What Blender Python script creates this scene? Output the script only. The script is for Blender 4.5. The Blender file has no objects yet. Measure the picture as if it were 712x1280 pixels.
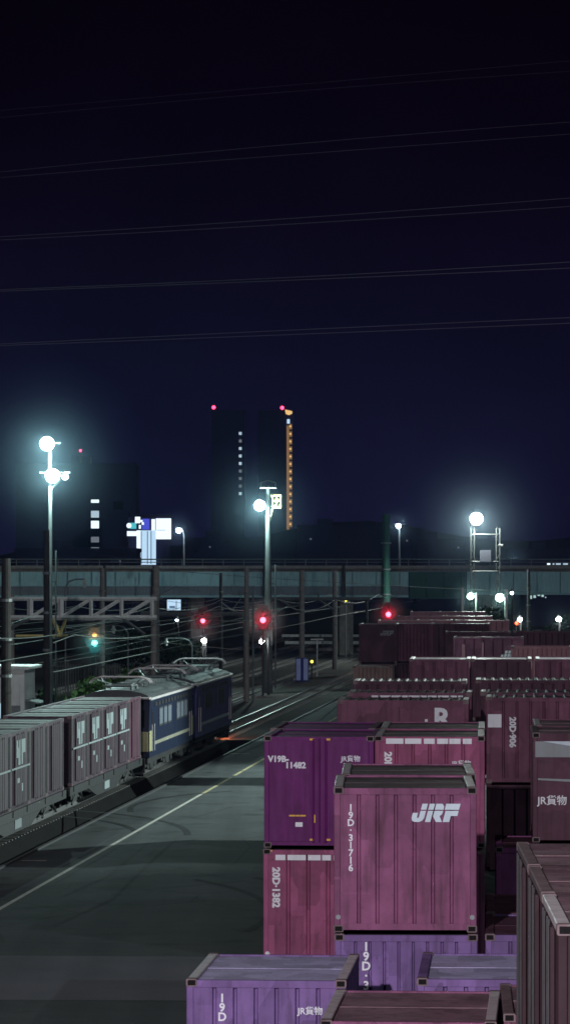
import bpy, math, random
from mathutils import Vector, Matrix
random.seed(7)
R = math.radians
SC = bpy.context.scene
COL = SC.collection
F = 4500.0            # focal length in pixels of the 712 x 1280 photograph
CX, HY, CAMZ = 356.0, 705.0, 8.9
YT = 401.0 / F        # the yard's tracks lean this much to the right per metre of depth

# ------------------------------------------------------------------ helpers
class MB:
    def __init__(s): s.v = []; s.f = []
    def quad(s, a, b, c, d):
        n = len(s.v); s.v += [tuple(a), tuple(b), tuple(c), tuple(d)]; s.f.append((n, n+1, n+2, n+3)); return s
    def tri(s, a, b, c):
        n = len(s.v); s.v += [tuple(a), tuple(b), tuple(c)]; s.f.append((n, n+1, n+2)); return s
    def hexa(s, p):      # 8 points: bottom ring 0-3, top ring 4-7
        n = len(s.v); s.v += [tuple(q) for q in p]
        for q in ((0,3,2,1),(4,5,6,7),(0,1,5,4),(1,2,6,5),(2,3,7,6),(3,0,4,7)): s.f.append(tuple(n+i for i in q))
        return s
    def box(s, x0, x1, y0, y1, z0, z1, c=0.0):
        if c <= 0:
            return s.hexa([(x0,y0,z0),(x1,y0,z0),(x1,y1,z0),(x0,y1,z0),(x0,y0,z1),(x1,y0,z1),(x1,y1,z1),(x0,y1,z1)])
        # chamfered prism along the longest axis
        d = (x1-x0, y1-y0, z1-z0); ax = d.index(max(d)); lo = (x0,y0,z0); hi = (x1,y1,z1)
        o = [i for i in range(3) if i != ax]
        a0,a1,b0,b1 = lo[o[0]],hi[o[0]],lo[o[1]],hi[o[1]]
        if ax == 1: a0, a1 = a1, a0; c_ = -c
        else: c_ = c
        ring = [(a0+c_,b0),(a1-c_,b0),(a1,b0+c),(a1,b1-c),(a1-c_,b1),(a0+c_,b1),(a0,b1-c),(a0,b0+c)]
        n = len(s.v)
        for t in (lo[ax], hi[ax]):
            for p in ring:
                q = [0,0,0]; q[ax] = t; q[o[0]] = p[0]; q[o[1]] = p[1]; s.v.append(tuple(q))
        s.f.append(tuple(n+i for i in range(8))[::-1]); s.f.append(tuple(n+8+i for i in range(8)))
        for i in range(8): j = (i+1) % 8; s.f.append((n+i, n+j, n+8+j, n+8+i))
        return s
    def tube(s, p0, p1, r0, r1=None, k=8, cap=True):
        r1 = r0 if r1 is None else r1
        p0 = Vector(p0); p1 = Vector(p1); d = (p1-p0).normalized()
        u = d.cross(Vector((0,0,1)) if abs(d.z) < .95 else Vector((1,0,0))).normalized(); w = d.cross(u)
        n = len(s.v)
        for p, r in ((p0,r0),(p1,r1)):
            for i in range(k):
                a = 2*math.pi*i/k; s.v.append(tuple(p + u*(r*math.cos(a)) + w*(r*math.sin(a))))
        for i in range(k): j = (i+1) % k; s.f.append((n+i, n+j, n+k+j, n+k+i))
        if cap: s.f.append(tuple(n+i for i in range(k))[::-1]); s.f.append(tuple(n+k+i for i in range(k)))
        return s
    def bar(s, p0, p1, r): return s.tube(p0, p1, r*1.41, k=4)
    def path(s, pts, r, k=6):
        for a, b in zip(pts, pts[1:]): s.tube(a, b, r, k=k)
        return s
    def ball(s, c, r, k=12, m=8, half=None):
        n = len(s.v)
        for i in range(m+1):
            t = math.pi*i/m
            for j in range(k):
                a = 2*math.pi*j/k
                s.v.append((c[0]+r*math.sin(t)*math.cos(a), c[1]+r*math.sin(t)*math.sin(a), c[2]+r*math.cos(t)))
        for i in range(m):
            for j in range(k):
                q = (j+1) % k; s.f.append((n+i*k+j, n+(i+1)*k+j, n+(i+1)*k+q, n+i*k+q))
        return s
    def prism(s, poly, t0, t1, fn):   # polygon (u,z) given thickness; fn(u, t, z) -> point
        n = len(s.v); k = len(poly)
        for t in (t0, t1):
            for (u, z) in poly: s.v.append(tuple(fn(u, t, z)))
        s.f.append(tuple(n+i for i in range(k))[::-1]); s.f.append(tuple(n+k+i for i in range(k)))
        for i in range(k): j = (i+1) % k; s.f.append((n+i, n+j, n+k+j, n+k+i))
        return s
    def mesh(s, name, m):
        me = bpy.data.meshes.new(name); me.from_pydata(s.v, [], s.f)
        me.materials.append(m); me.validate(); me.update(); return me
    def build(s, name, m, parent=None):
        return link(name, s.mesh(name, m), parent)

def link(name, data, parent=None):
    o = bpy.data.objects.new(name, data); COL.objects.link(o)
    if parent: o.parent = parent
    return o
def tag(o, label=None, cat=None, group=None, kind=None):
    if label: o['label'] = label
    if cat: o['category'] = cat
    if group: o['group'] = group
    if kind: o['kind'] = kind
    return o
def thing(name, label, cat, loc=(0,0,0), rz=0.0, group=None):
    o = bpy.data.objects.new(name, None); COL.objects.link(o)
    o.empty_display_size = .2; o.location = loc; o.rotation_euler = (0,0,rz)
    return tag(o, label, cat, group)
def at(px, py, D): return Vector(((px-CX)/F*D, D, CAMZ+(HY-py)/F*D))
def X(px, D): return (px-CX)/F*D
def Z(py, D): return CAMZ+(HY-py)/F*D
def yard(off, D, z=0.0): return Vector((YT*D+off, D, z))
YA = -math.atan(YT)

# ------------------------------------------------------------------ materials
def new_mat(name):
    m = bpy.data.materials.new(name); m.use_nodes = True
    nt = m.node_tree; b = nt.nodes['Principled BSDF']; return m, nt, b
def paint(name, col, rough=.5, var=.25, dirt=.35, scale=1.6, rust=(.035,.025,.02), metal=0.0, bump=.012, streak=True, spec=.25, dirtcol=None, wear=0.0):
    m, nt, b = new_mat(name); N = nt.nodes; L = nt.links
    tc = N.new('ShaderNodeTexCoord')
    info = N.new('ShaderNodeObjectInfo')
    add = N.new('ShaderNodeVectorMath'); add.operation = 'ADD'
    mulr = N.new('ShaderNodeVectorMath'); mulr.operation = 'SCALE'; mulr.inputs['Scale'].default_value = 37.0
    comb = N.new('ShaderNodeCombineXYZ'); L.new(info.outputs['Random'], comb.inputs[0]); L.new(info.outputs['Random'], comb.inputs[1])
    L.new(comb.outputs[0], mulr.inputs[0]); L.new(tc.outputs['Object'], add.inputs[0]); L.new(mulr.outputs[0], add.inputs[1])
    n1 = N.new('ShaderNodeTexNoise'); n1.inputs['Scale'].default_value = scale; n1.inputs['Detail'].default_value = 8; n1.inputs['Roughness'].default_value = .65
    L.new(add.outputs[0], n1.inputs['Vector'])
    mp = N.new('ShaderNodeMapping'); mp.inputs['Scale'].default_value = (5,5,.55) if streak else (3,3,3); L.new(add.outputs[0], mp.inputs[0])
    n2 = N.new('ShaderNodeTexNoise'); n2.inputs['Scale'].default_value = 1.5; n2.inputs['Detail'].default_value = 7; L.new(mp.outputs[0], n2.inputs['Vector'])
    r1 = N.new('ShaderNodeMapRange'); r1.inputs[1].default_value = .3; r1.inputs[2].default_value = .7
    r1.inputs[3].default_value = 1-var; r1.inputs[4].default_value = 1+var; L.new(n1.outputs[0], r1.inputs[0])
    sc = N.new('ShaderNodeMix'); sc.data_type = 'RGBA'; sc.blend_type = 'MULTIPLY'; sc.inputs[0].default_value = 1
    sc.inputs[6].default_value = (*col, 1); L.new(r1.outputs[0], sc.inputs[7])
    r2 = N.new('ShaderNodeMapRange'); r2.inputs[1].default_value = .52; r2.inputs[2].default_value = .74; r2.inputs[3].default_value = 0; r2.inputs[4].default_value = dirt
    L.new(n2.outputs[0], r2.inputs[0])
    mx = N.new('ShaderNodeMix'); mx.data_type = 'RGBA'; L.new(r2.outputs[0], mx.inputs[0]); L.new(sc.outputs[2], mx.inputs[6]); mx.inputs[7].default_value = (*(dirtcol or rust), 1)
    outc = mx.outputs[2]
    if wear:
        mp2 = N.new('ShaderNodeMapping'); mp2.inputs['Scale'].default_value = (1.9,1.9,1.15); L.new(add.outputs[0], mp2.inputs[0])
        vo = N.new('ShaderNodeTexVoronoi'); vo.distance = 'CHEBYCHEV'; vo.inputs['Scale'].default_value = 1.0; L.new(mp2.outputs[0], vo.inputs['Vector'])
        sx_ = N.new('ShaderNodeSeparateColor'); L.new(vo.outputs['Color'], sx_.inputs[0])
        pr_ = N.new('ShaderNodeMapRange'); pr_.inputs[3].default_value = 1-wear; pr_.inputs[4].default_value = 1+wear*.8; L.new(sx_.outputs[0], pr_.inputs[0])
        m3 = N.new('ShaderNodeMix'); m3.data_type = 'RGBA'; m3.blend_type = 'MULTIPLY'; m3.inputs[0].default_value = 1; L.new(outc, m3.inputs[6]); L.new(pr_.outputs[0], m3.inputs[7])
        n3 = N.new('ShaderNodeTexNoise'); n3.inputs['Scale'].default_value = 9; n3.inputs['Detail'].default_value = 6; n3.inputs['Roughness'].default_value = .7; L.new(add.outputs[0], n3.inputs['Vector'])
        r3 = N.new('ShaderNodeMapRange'); r3.inputs[1].default_value = .60; r3.inputs[2].default_value = .72; r3.inputs[4].default_value = .55; L.new(n3.outputs[0], r3.inputs[0])
        m4 = N.new('ShaderNodeMix'); m4.data_type = 'RGBA'; L.new(r3.outputs[0], m4.inputs[0]); L.new(m3.outputs[2], m4.inputs[6]); m4.inputs[7].default_value = (*rust, 1)
        outc = m4.outputs[2]
    L.new(outc, b.inputs['Base Color'])
    rr = N.new('ShaderNodeMapRange'); rr.inputs[3].default_value = rough-.12; rr.inputs[4].default_value = min(1, rough+.2); L.new(n2.outputs[0], rr.inputs[0])
    L.new(rr.outputs[0], b.inputs['Roughness']); b.inputs['Metallic'].default_value = metal; b.inputs['Specular IOR Level'].default_value = spec
    if bump:
        bp = N.new('ShaderNodeBump'); bp.inputs['Distance'].default_value = bump; bp.inputs['Strength'].default_value = .6
        L.new(n1.outputs[0], bp.inputs['Height']); L.new(bp.outputs[0], b.inputs['Normal'])
    return m
def glow(name, col, st, sample=False):
    m, nt, b = new_mat(name)
    b.inputs['Base Color'].default_value = (.02,.02,.02,1); b.inputs['Roughness'].default_value = .6
    b.inputs['Emission Color'].default_value = (*col,1); b.inputs['Emission Strength'].default_value = st
    if not sample: m.cycles.emission_sampling = 'NONE'
    return m
def ground_mat(name, c1, c2, sc=.6, fine=9, bump=.01, rough=.85, stain=0, along=None):
    m, nt, b = new_mat(name); N = nt.nodes; L = nt.links
    tc = N.new('ShaderNodeTexCoord')
    a = N.new('ShaderNodeTexNoise'); a.inputs['Scale'].default_value = sc; a.inputs['Detail'].default_value = 9; a.inputs['Roughness'].default_value = .7
    L.new(tc.outputs['Object'], a.inputs['Vector'])
    f = N.new('ShaderNodeTexNoise'); f.inputs['Scale'].default_value = fine; f.inputs['Detail'].default_value = 4; L.new(tc.outputs['Object'], f.inputs['Vector'])
    av = N.new('ShaderNodeMix'); av.inputs[0].default_value = .4; L.new(a.outputs[0], av.inputs[2]); L.new(f.outputs[0], av.inputs[3])
    rp = N.new('ShaderNodeValToRGB'); rp.color_ramp.elements[0].position = .36; rp.color_ramp.elements[0].color = (*c1,1)
    rp.color_ramp.elements[1].position = .64; rp.color_ramp.elements[1].color = (*c2,1); L.new(av.outputs[0], rp.inputs[0])
    out = rp.outputs[0]
    if along:       # long faint tyre-worn bands in the surface
        mp = N.new('ShaderNodeMapping'); mp.inputs['Scale'].default_value = (.9,.02,1); mp.inputs['Rotation'].default_value = (0,0,-YA)
        L.new(tc.outputs['Object'], mp.inputs[0])
        w = N.new('ShaderNodeTexNoise'); w.inputs['Scale'].default_value = 1; w.inputs['Detail'].default_value = 3; L.new(mp.outputs[0], w.inputs['Vector'])
        rr = N.new('ShaderNodeMapRange'); rr.inputs[1].default_value = .35; rr.inputs[2].default_value = .65; rr.inputs[3].default_value = 1-along; rr.inputs[4].default_value = 1+along
        L.new(w.outputs[0], rr.inputs[0])
        mm = N.new('ShaderNodeMix'); mm.data_type = 'RGBA'; mm.blend_type = 'MULTIPLY'; mm.inputs[0].default_value = 1
        L.new(out, mm.inputs[6]); L.new(rr.outputs[0], mm.inputs[7]); out = mm.outputs[2]
    if stain:       # oil stains and hairline cracks
        s1 = N.new('ShaderNodeTexNoise'); s1.inputs['Scale'].default_value = .55; s1.inputs['Detail'].default_value = 5; L.new(tc.outputs['Object'], s1.inputs['Vector'])
        q1 = N.new('ShaderNodeMapRange'); q1.inputs[1].default_value = .56; q1.inputs[2].default_value = .72; q1.inputs[3].default_value = 1; q1.inputs[4].default_value = 1-stain; L.new(s1.outputs[0], q1.inputs[0])
        vc = N.new('ShaderNodeTexVoronoi'); vc.feature = 'DISTANCE_TO_EDGE'; vc.inputs['Scale'].default_value = .16; L.new(tc.outputs['Object'], vc.inputs['Vector'])
        q2 = N.new('ShaderNodeMapRange'); q2.inputs[1].default_value = 0; q2.inputs[2].default_value = .012; q2.inputs[3].default_value = .6; q2.inputs[4].default_value = 1; L.new(vc.outputs['Distance'], q2.inputs[0])
        mu = N.new('ShaderNodeMath'); mu.operation = 'MULTIPLY'; L.new(q1.outputs[0], mu.inputs[0]); L.new(q2.outputs[0], mu.inputs[1])
        m5 = N.new('ShaderNodeMix'); m5.data_type = 'RGBA'; m5.blend_type = 'MULTIPLY'; m5.inputs[0].default_value = 1; L.new(out, m5.inputs[6]); L.new(mu.outputs[0], m5.inputs[7]); out = m5.outputs[2]
    L.new(out, b.inputs['Base Color']); b.inputs['Roughness'].default_value = rough; b.inputs['Specular IOR Level'].default_value = .08
    bp = N.new('ShaderNodeBump'); bp.inputs['Distance'].default_value = bump; bp.inputs['Strength'].default_value = .7
    L.new(f.outputs[0], bp.inputs['Height']); L.new(bp.outputs[0], b.inputs['Normal'])
    return m

M = {}
M['redpurple'] = paint('red_purple_paint', (.20,.066,.14), .62, 0.24, 0.50, wear=.24)
M['redpurple2'] = paint('pinkish_red_paint', (.27,.072,.15), .62, 0.20, 0.38, wear=.24)
M['mauve'] = paint('faded_mauve_paint', (.16,.095,.25), .62, 0.22, 0.42, wear=.24)
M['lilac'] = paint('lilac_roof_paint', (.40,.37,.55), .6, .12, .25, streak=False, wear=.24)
M['violet'] = paint('deep_violet_paint', (.115,.008,.112), .55, 0.20, 0.32, bump=.006)
M['maroon'] = paint('dark_maroon_paint', (.085,.034,.054), .62, .2, .4, wear=.24)
M['brownred'] = paint('brown_red_paint', (.15,.055,.092), .62, .2, .35, wear=.24)
M['roofgrey'] = paint('weathered_roof_paint', (.105,.078,.082), .5, .3, .5, streak=False, dirtcol=(.16,.15,.14), wear=.24)
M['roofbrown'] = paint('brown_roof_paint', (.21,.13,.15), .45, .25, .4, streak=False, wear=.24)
M['railworn'] = paint('worn_rail_paint', (.50,.46,.46), .40, .2, .3, scale=4, streak=False, bump=.002)
M['casting'] = paint('corner_casting_steel', (.16,.115,.12), .6, .3, .5, scale=5, streak=False, bump=.002)
M['hole'] = paint('dark_steel_recess', (.006,.005,.006), .9, .1, .1, bump=0)
M['white'] = paint('white_marking_paint', (.72,.74,.78), .55, .08, .15, bump=0)
M['paleblue'] = paint('pale_blue_marking_paint', (.55,.66,.72), .55, .08, .12, bump=0)
M['greyband'] = paint('grey_marking_paint', (.24,.27,.28), .55, .08, .12, bump=0)
M['yellow'] = paint('yellow_orange_paint', (.75,.42,.06), .5, .1, .15, bump=0)
M['steel'] = paint('galvanised_steel', (.17,.19,.19), .45, .15, .3, metal=.3, scale=4)
M['darksteel'] = paint('dark_steel', (.05,.05,.052), .55, .25, .4, scale=3)
M['under'] = paint('underframe_steel', (.028,.027,.028), .6, .3, .4, scale=3)
M['wagongrey'] = paint('wagon_grey_paint', (.026,.026,.028), .55, .2, .4)
M['concrete'] = paint('pole_concrete', (.22,.21,.19), .85, .2, .35, scale=2.5)
M['wood'] = paint('dark_pole_timber', (.03,.028,.026), .85, .3, .4, scale=4)
M['girder'] = paint('teal_girder_paint', (.28,.48,.50), .55, .15, .35, scale=.4)
M['girdergreen'] = paint('green_girder_paint', (.022,.085,.068), .55, .15, .3, scale=.4)
M['locoblue'] = paint('loco_blue_paint', (.014,.020,.042), .35, .12, .25, bump=.004)
M['locoblue2'] = paint('loco_violet_blue_paint', (.045,.042,.13), .35, .12, .25, bump=.004)
M['cream'] = paint('cream_paint', (.33,.315,.17), .45, .1, .25, bump=.004)
M['creamstripe'] = paint('cream_stripe_paint', (.24,.23,.18), .45, .1, .25, bump=.003)
M['locoroof'] = paint('loco_roof_grey', (.045,.048,.052), .5, .2, .4, streak=False)
M['paneglass'] = paint('frosted_pane', (.16,.18,.22), .25, .05, .1, bump=0)
M['rail'] = paint('polished_rail_steel', (.26,.25,.25), .36, .1, .1, metal=.85, bump=0)
M['sleeper'] = paint('sleeper_concrete', (.13,.125,.12), .9, .2, .4)
M['wire'] = paint('cable_aluminium', (.20,.22,.24), .45, .05, .05, metal=.2, bump=0)
M['hut'] = paint('hut_white_wall', (.70,.73,.70), .7, .12, .35)
M['fence'] = paint('fence_steel', (.10,.12,.11), .6, .2, .4)
M['facade'] = paint('dark_facade', (.020,.017,.050), .8, .1, .2, scale=.1)
M['facade2'] = paint('grey_facade', (.034,.030,.075), .8, .1, .2, scale=.1)
M['towerwall'] = paint('tower_cladding', (.030,.024,.085), .7, .1, .1, scale=.05, bump=0)
M['bark'] = paint('bark', (.06,.045,.035), .9, .3, .3)
M['leaf'] = paint('leaf_green', (.055,.105,.03), .6, .4, .2, scale=.9, streak=False, bump=0, rust=(.05,.06,.02))
M['leafdark'] = paint('leaf_dark_green', (.035,.065,.03), .6, .4, .2, scale=.5, streak=False, bump=0)
M['bluepanel'] = paint('pale_blue_panel', (.42,.50,.85), .5, .08, .1, bump=0)
M['navy'] = paint('navy_sign_paint', (.02,.03,.20), .5, .08, .1, bump=0)
M['trainred'] = paint('grimy_train_red', (.054,.031,.045), .6, .22, .4, wear=.24)
M['trainroof'] = paint('train_roof_grey', (.075,.07,.068), .6, .3, .4, streak=False)
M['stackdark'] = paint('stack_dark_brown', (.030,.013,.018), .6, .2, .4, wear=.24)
M['nearblack'] = paint('very_dark_green_paint', (.014,.016,.015), .6, .2, .4)
M['polepaint'] = paint('grey_pole_paint', (.085,.095,.095), .6, .2, .3)
M['glowboard'] = paint('glow_board_grey', (.014,.014,.014), .7, .1, .1, bump=0)
M['ridge'] = paint('far_ridge_dark', (.015,.014,.030), .9, .2, .1, scale=.02, bump=0)
M['trainmark'] = paint('worn_pale_train_marking', (.26,.30,.31), .6, .15, .3, bump=0)
M['girderlow'] = paint('lower_girder_grey', (.15,.18,.20), .6, .2, .35, scale=.5)
M['glowboard2'] = paint('gantry_plate_grey', (.022,.022,.030), .6, .1, .2, bump=0)
M['cageyellow'] = paint('pale_yellow_cage_paint', (.72,.62,.25), .5, .1, .2, bump=0)
M['magenta'] = paint('magenta_paint', (.20,.055,.17), .62, .14, .2, wear=.24)
M['pink'] = paint('pale_pink_container_paint', (.34,.16,.19), .5, .15, .25)
M['palewood'] = paint('pale_rib_paint', (.30,.21,.19), .6, .2, .3)
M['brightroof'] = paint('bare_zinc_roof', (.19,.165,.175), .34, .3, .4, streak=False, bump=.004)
M['lamp'] = glow('lamp_lens_glow', (.78,1,.97), 60)
M['lampwarm'] = glow('white_lamp_glow', (.95,1,.93), 60)
M['lampsmall'] = glow('small_lamp_glow', (.75,.88,1), 22)
M['red'] = glow('red_signal_glow', (1,.02,.05), 26)
M['redcore'] = glow('red_signal_core', (1,.10,.16), 7)
M['teal'] = glow('teal_signal_glow', (.30,1,1), 2.2)
M['orange'] = glow('orange_signal_glow', (1,.42,.08), 1.6)
M['reddot'] = glow('red_beacon_glow', (1,.03,.08), 9)
M['win'] = glow('lit_window_cool', (.55,.72,.85), .75)
M['winbright'] = glow('lit_window_bright', (.75,.92,1), 1.3)
M['windim'] = glow('lit_window_dim', (.45,.5,.6), .30)
M['gold'] = glow('golden_facade_lamp', (1,.62,.25), .9)
M['golddim'] = glow('golden_facade_wash', (.55,.30,.13), .42)
M['screen'] = glow('white_lit_board', (.80,.92,1), 1.25)
M['screen2'] = glow('blue_white_lit_board', (.55,.78,1), .95)
M['screenteal'] = glow('teal_lit_logo', (.10,.65,.75), .8)
M['screenblue'] = glow('blue_lit_logo', (.08,.10,.75), .8)
M['stripe'] = glow('blue_grey_lit_stripe', (.16,.30,.5), .4)
M['yellowdot'] = glow('yellow_indicator_glow', (.9,.85,.1), 3)
M['greenwhite'] = glow('green_white_lamp_glow', (.72,1,.78), 26)
M['storelight'] = glow('distant_store_light', (.55,.8,.8), .7)
M['taillamp'] = glow('tail_lamp_glow', (1,.08,.03), 6)

# ------------------------------------------------------------------ ground, pavement, tracks
def sheet(name, pts, z, m, kind='structure'):
    b = MB(); b.f.append(tuple(range(len(pts)))); b.v = [(p[0], p[1], z) for p in pts]
    o = b.build(name, m); tag(o, kind=kind); return o
M['soil'] = ground_mat('dark_soil', (.022,.022,.020), (.055,.052,.046), .25, 5, .03, .95)
M['ballast'] = ground_mat('track_ballast', (.022,.021,.020), (.075,.070,.066), .5, 14, .05, .95)
M['gravelpale'] = ground_mat('pale_gravel', (.05,.05,.048), (.13,.13,.12), .18, 8, .03, .95)
M['asphalt'] = ground_mat('yard_asphalt', (.058,.066,.067), (.098,.106,.107), .35, 22, .006, .78, along=.16, stain=.45)
M['asphaltlit'] = ground_mat('lit_band_asphalt', (.13,.135,.150), (.18,.185,.20), .4, 22, .006, .8, along=.10)  # paler asphalt, a lamp-lit band put into its colour
dl = lambda off, D: (YT*D+off, D)
sheet('ground', [(-1500,-120),dl(-19.1,-120),dl(-19.1,1640),(-1500,1640)], -.06, M['soil'])
sheet('ground', [dl(-17.71,-120),(1500,-120),(1500,1640),dl(-17.71,1640)], -.06, M['soil'])
sheet('ground', [dl(-19.1,182),dl(-17.71,182),dl(-17.71,1640),dl(-19.1,1640)], -.06, M['soil'])
M['groundshade'] = ground_mat('shade_dark_ballast', (.002,.0018,.002), (.0065,.006,.006), .5, 14, .05, .95)  # near-black ballast, the shade beside the train put into the colour
sheet('shade_ditch', [dl(-19.1,-120),dl(-17.71,-120),dl(-17.71,182),dl(-19.1,182)], -.75, M['groundshade'])  # ditch added to drop this strip into shade
bk = MB(); bk.quad((*dl(-19.1,-120),-.005),(*dl(-18.55,-120),-.76),(*dl(-18.55,182),-.76),(*dl(-19.1,182),-.005)); bk.quad((*dl(-19.1,182),-.005),(*dl(-18.55,182),-.76),(*dl(-17.71,182),-.76),(*dl(-17.71,182),-.005))
tag(bk.build('shade_ditch_bank', M['groundshade']), kind='structure')  # bank of the added ditch, coloured as dark as its shade
sheet('shade_ballast', [yard(-22,-40),yard(-19.1,-40),yard(-19.1,184),yard(-22,184)], .004, M['groundshade'])  # shade under the train, painted as a dark sheet
sheet('track_bed', [yard(-75,-40),yard(-19.1,-40),yard(-19.1,440),yard(-75,440)], 0.0, M['ballast'])
sheet('track_bed', [yard(-19.1,182),yard(-17.72,182),yard(-17.72,440),yard(-19.1,440)], 0.0, M['ballast'])
pv = MB()
a, b_, c, d = yard(-17.6,-60), yard(70,-60), yard(70,310), yard(-17.6,310)
pv.hexa([(p.x,p.y,-.80) for p in (a,b_,c,d)] + [(p.x,p.y,.012) for p in (a,b_,c,d)])
tag(pv.build('yard_pavement', M['asphalt']), kind='structure')
sheet('lit_band_strip', [yard(-15.3,73.5),yard(30,71.8),yard(30,79.2),yard(-15.3,81.8)], .016, M['asphaltlit'])  # lit band across the road, painted as a lighter sheet
sheet('gravel_ground', [yard(-17.6,310),yard(70,310),yard(70,440),yard(-17.6,440)], .004, M['gravelpale'])
kb = MB()
for i in range(0, 360, 4):
    p, q = yard(-17.72, -50+i), yard(-17.72, -50+i+3.98)
    kb.hexa([(p.x,p.y,-.05),(p.x+.115,p.y,-.05),(q.x+.115,q.y,-.05),(q.x,q.y,-.05),(p.x,p.y,.07),(p.x+.115,p.y,.07),(q.x+.115,q.y,.07),(q.x,q.y,.07)])
tag(kb.build('kerb_strip', M['darksteel']), kind='structure')
M['linepaint'] = ground_mat('worn_line_paint', (.40,.39,.34), (.78,.76,.68), 2.2, 9, .002, .7)
ln = MB()
def stripe_seg(mb, off, d0, d1, w, z):
    p, q = yard(off, d0), yard(off, d1); mb.quad((p.x,p.y,z),(p.x+w,p.y,z),(q.x+w,q.y,z),(q.x,q.y,z))
stripe_seg(ln, -15.66, 40, 139, .13, .020)
tag(ln.build('lane_marking', M['linepaint']), kind='structure')
M['lineyellow'] = ground_mat('worn_yellow_line_paint', (.34,.29,.15), (.66,.58,.34), 2.2, 9, .002, .7)
ln = MB(); dd = 139.4
while dd < 300:
    L_ = random.choice((3.2, 5, 7.5)); stripe_seg(ln, -15.66, dd, dd+L_, .14, .020); dd += L_+random.choice((.35,.7,1.4))
tag(ln.build('yellow_lane_marking', M['lineyellow']), kind='structure')
tk = MB()
for D, x0, x1 in ((107.7,27,58),(168.5,283,312),(147.5,214,222)):
    tk.quad((X(x0,D),D,.022),(X(x1,D),D-.03,.022),(X(x1,D),D+.16,.022),(X(x0,D),D+.16,.022))
tag(tk.build('tick_marking', M['linepaint']), kind='structure')

M['tyre'] = ground_mat('tyre_rubber_mark', (.018,.019,.019), (.05,.053,.054), 1.2, 9, .002, .8)
ty = MB()
for cx_, cy_, rad_, a0, a1 in ((-11.5,118,6.5,5,75),(-11.5,118,8.2,0,68),(-9.5,92,9,-20,40),(-9.5,92,10.6,-22,36),(1.5,131,7,120,190)):
    for q in range(14):
        t0, t1 = R(a0+(a1-a0)*q/14), R(a0+(a1-a0)*(q+1)/14)
        ty.quad((cx_+rad_*math.cos(t0),cy_+rad_*1.6*math.sin(t0),.018),(cx_+(rad_+.22)*math.cos(t0),cy_+(rad_+.22)*1.6*math.sin(t0),.018),(cx_+(rad_+.22)*math.cos(t1),cy_+(rad_+.22)*1.6*math.sin(t1),.018),(cx_+rad_*math.cos(t1),cy_+rad_*1.6*math.sin(t1),.018))
tag(ty.build('tyre_marking', M['tyre']), kind='structure')
def track(off, d0, d1, label, bend=None):
    t = thing('railway_track', label, 'track', yard(off, d0), YA)
    L_ = (d1-d0)/math.cos(YA)
    for s in (-1, 1):
        r = MB(); x = s*.535
        r.box(x-.035, x+.035, 0, L_, .145, .19, 0); r.box(x-.012, x+.012, 0, L_, .05, .145); r.box(x-.065,x+.065,0,L_,.03,.05)
        r.build('rail', M['rail'], t)
    sl = MB(); y = 0
    while y < L_: sl.box(-1.0, 1.0, y, y+.22, -.05, .03); y += .62
    tag(sl.build('sleepers', M['sleeper'], t), kind='stuff')
    return t
track(-20.1, 40, 430, 'railway track under the freight train, running out ahead of it beside the yard road')
track(-24.4, 120, 430, 'railway track next beyond the one with the freight train')
track(-28.6, 150, 430, 'railway track two places beyond the freight train, by the pole foot')
track(-33.2, 150, 430, 'railway track by the grass strip and bar fence on the far side')
track(-38.0, 200, 430, 'farthest railway track from the yard road, beyond the signals')

# ------------------------------------------------------------------ text and logo meshes
TXT = {}
def text_mesh(body, size, m, bold=.045, spacing=1.0, vert=False, mono=False):
    key = (body, size, m.name, vert, bold)
    if key in TXT: return TXT[key]
    c = bpy.data.curves.new('text', 'FONT'); c.body = body; c.size = size; c.extrude = .004; c.offset = (.034 if body == 'R' else .028 if vert else bold if body.isascii() or '·' in body else .016)*size
    c.resolution_u = 3
    c.align_x = 'CENTER' if vert else 'LEFT'; c.align_y = 'TOP'
    c.space_line = .80 if vert else 1.0; c.space_character = spacing
    o = bpy.data.objects.new('text', c); COL.objects.link(o); bpy.context.view_layer.update()
    me = bpy.data.meshes.new_from_object(o.evaluated_get(bpy.context.evaluated_depsgraph_get()))
    bpy.data.objects.remove(o); me.name = 'lettering'; me.materials.clear(); me.materials.append(m)
    TXT[key] = me; return me
def freight_logo(fn, s, m, squash=1.0):   # slanted three-letter emblem, width 2.7*s, height s
    b = MB(); k = .26
    def P(pts, dz=0): return [((x+k*z)*s*squash, z*s) for x, z in pts]
    gap = .63
    polys = [
      # J
      [(.05,.50),(.05,.22),(.12,.06),(.28,0),(.52,0),(.68,.08),(.74,.22),(.74,gap-.02),(.44,gap-.02),(.44,.27),(.38,.20),(.33,.25),(.33,.50)],
      [(.44,gap+.04),(.74,gap+.04),(.74,1.0),(.44,1.0)],
      # R lower leg parts
      [(.84,0),(1.13,0),(1.13,gap-.02),(.84,gap-.02)],
      [(1.20,.30),(1.43,0),(1.76,0),(1.55,.32),(1.66,.42),(1.68,gap-.02),(1.20,gap-.02)],
      [(.84,gap+.04),(1.13,gap+.04),(1.13,1.0),(.84,1.0)],
      [(1.20,gap+.04),(1.68,gap+.04),(1.66,.86),(1.54,1.0),(1.20,1.0)],
      # F
      [(1.80,0),(2.16,0),(2.16,.33),(2.52,.33),(2.52,gap-.02),(1.80,gap-.02)],
      [(1.74,gap+.04),(2.52,gap+.04),(2.52,1.0),(1.74,1.0)],
    ]
    for p in polys: b.prism(P(p), .004, .011, fn)
    return b.mesh('freight_emblem', m)

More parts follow.
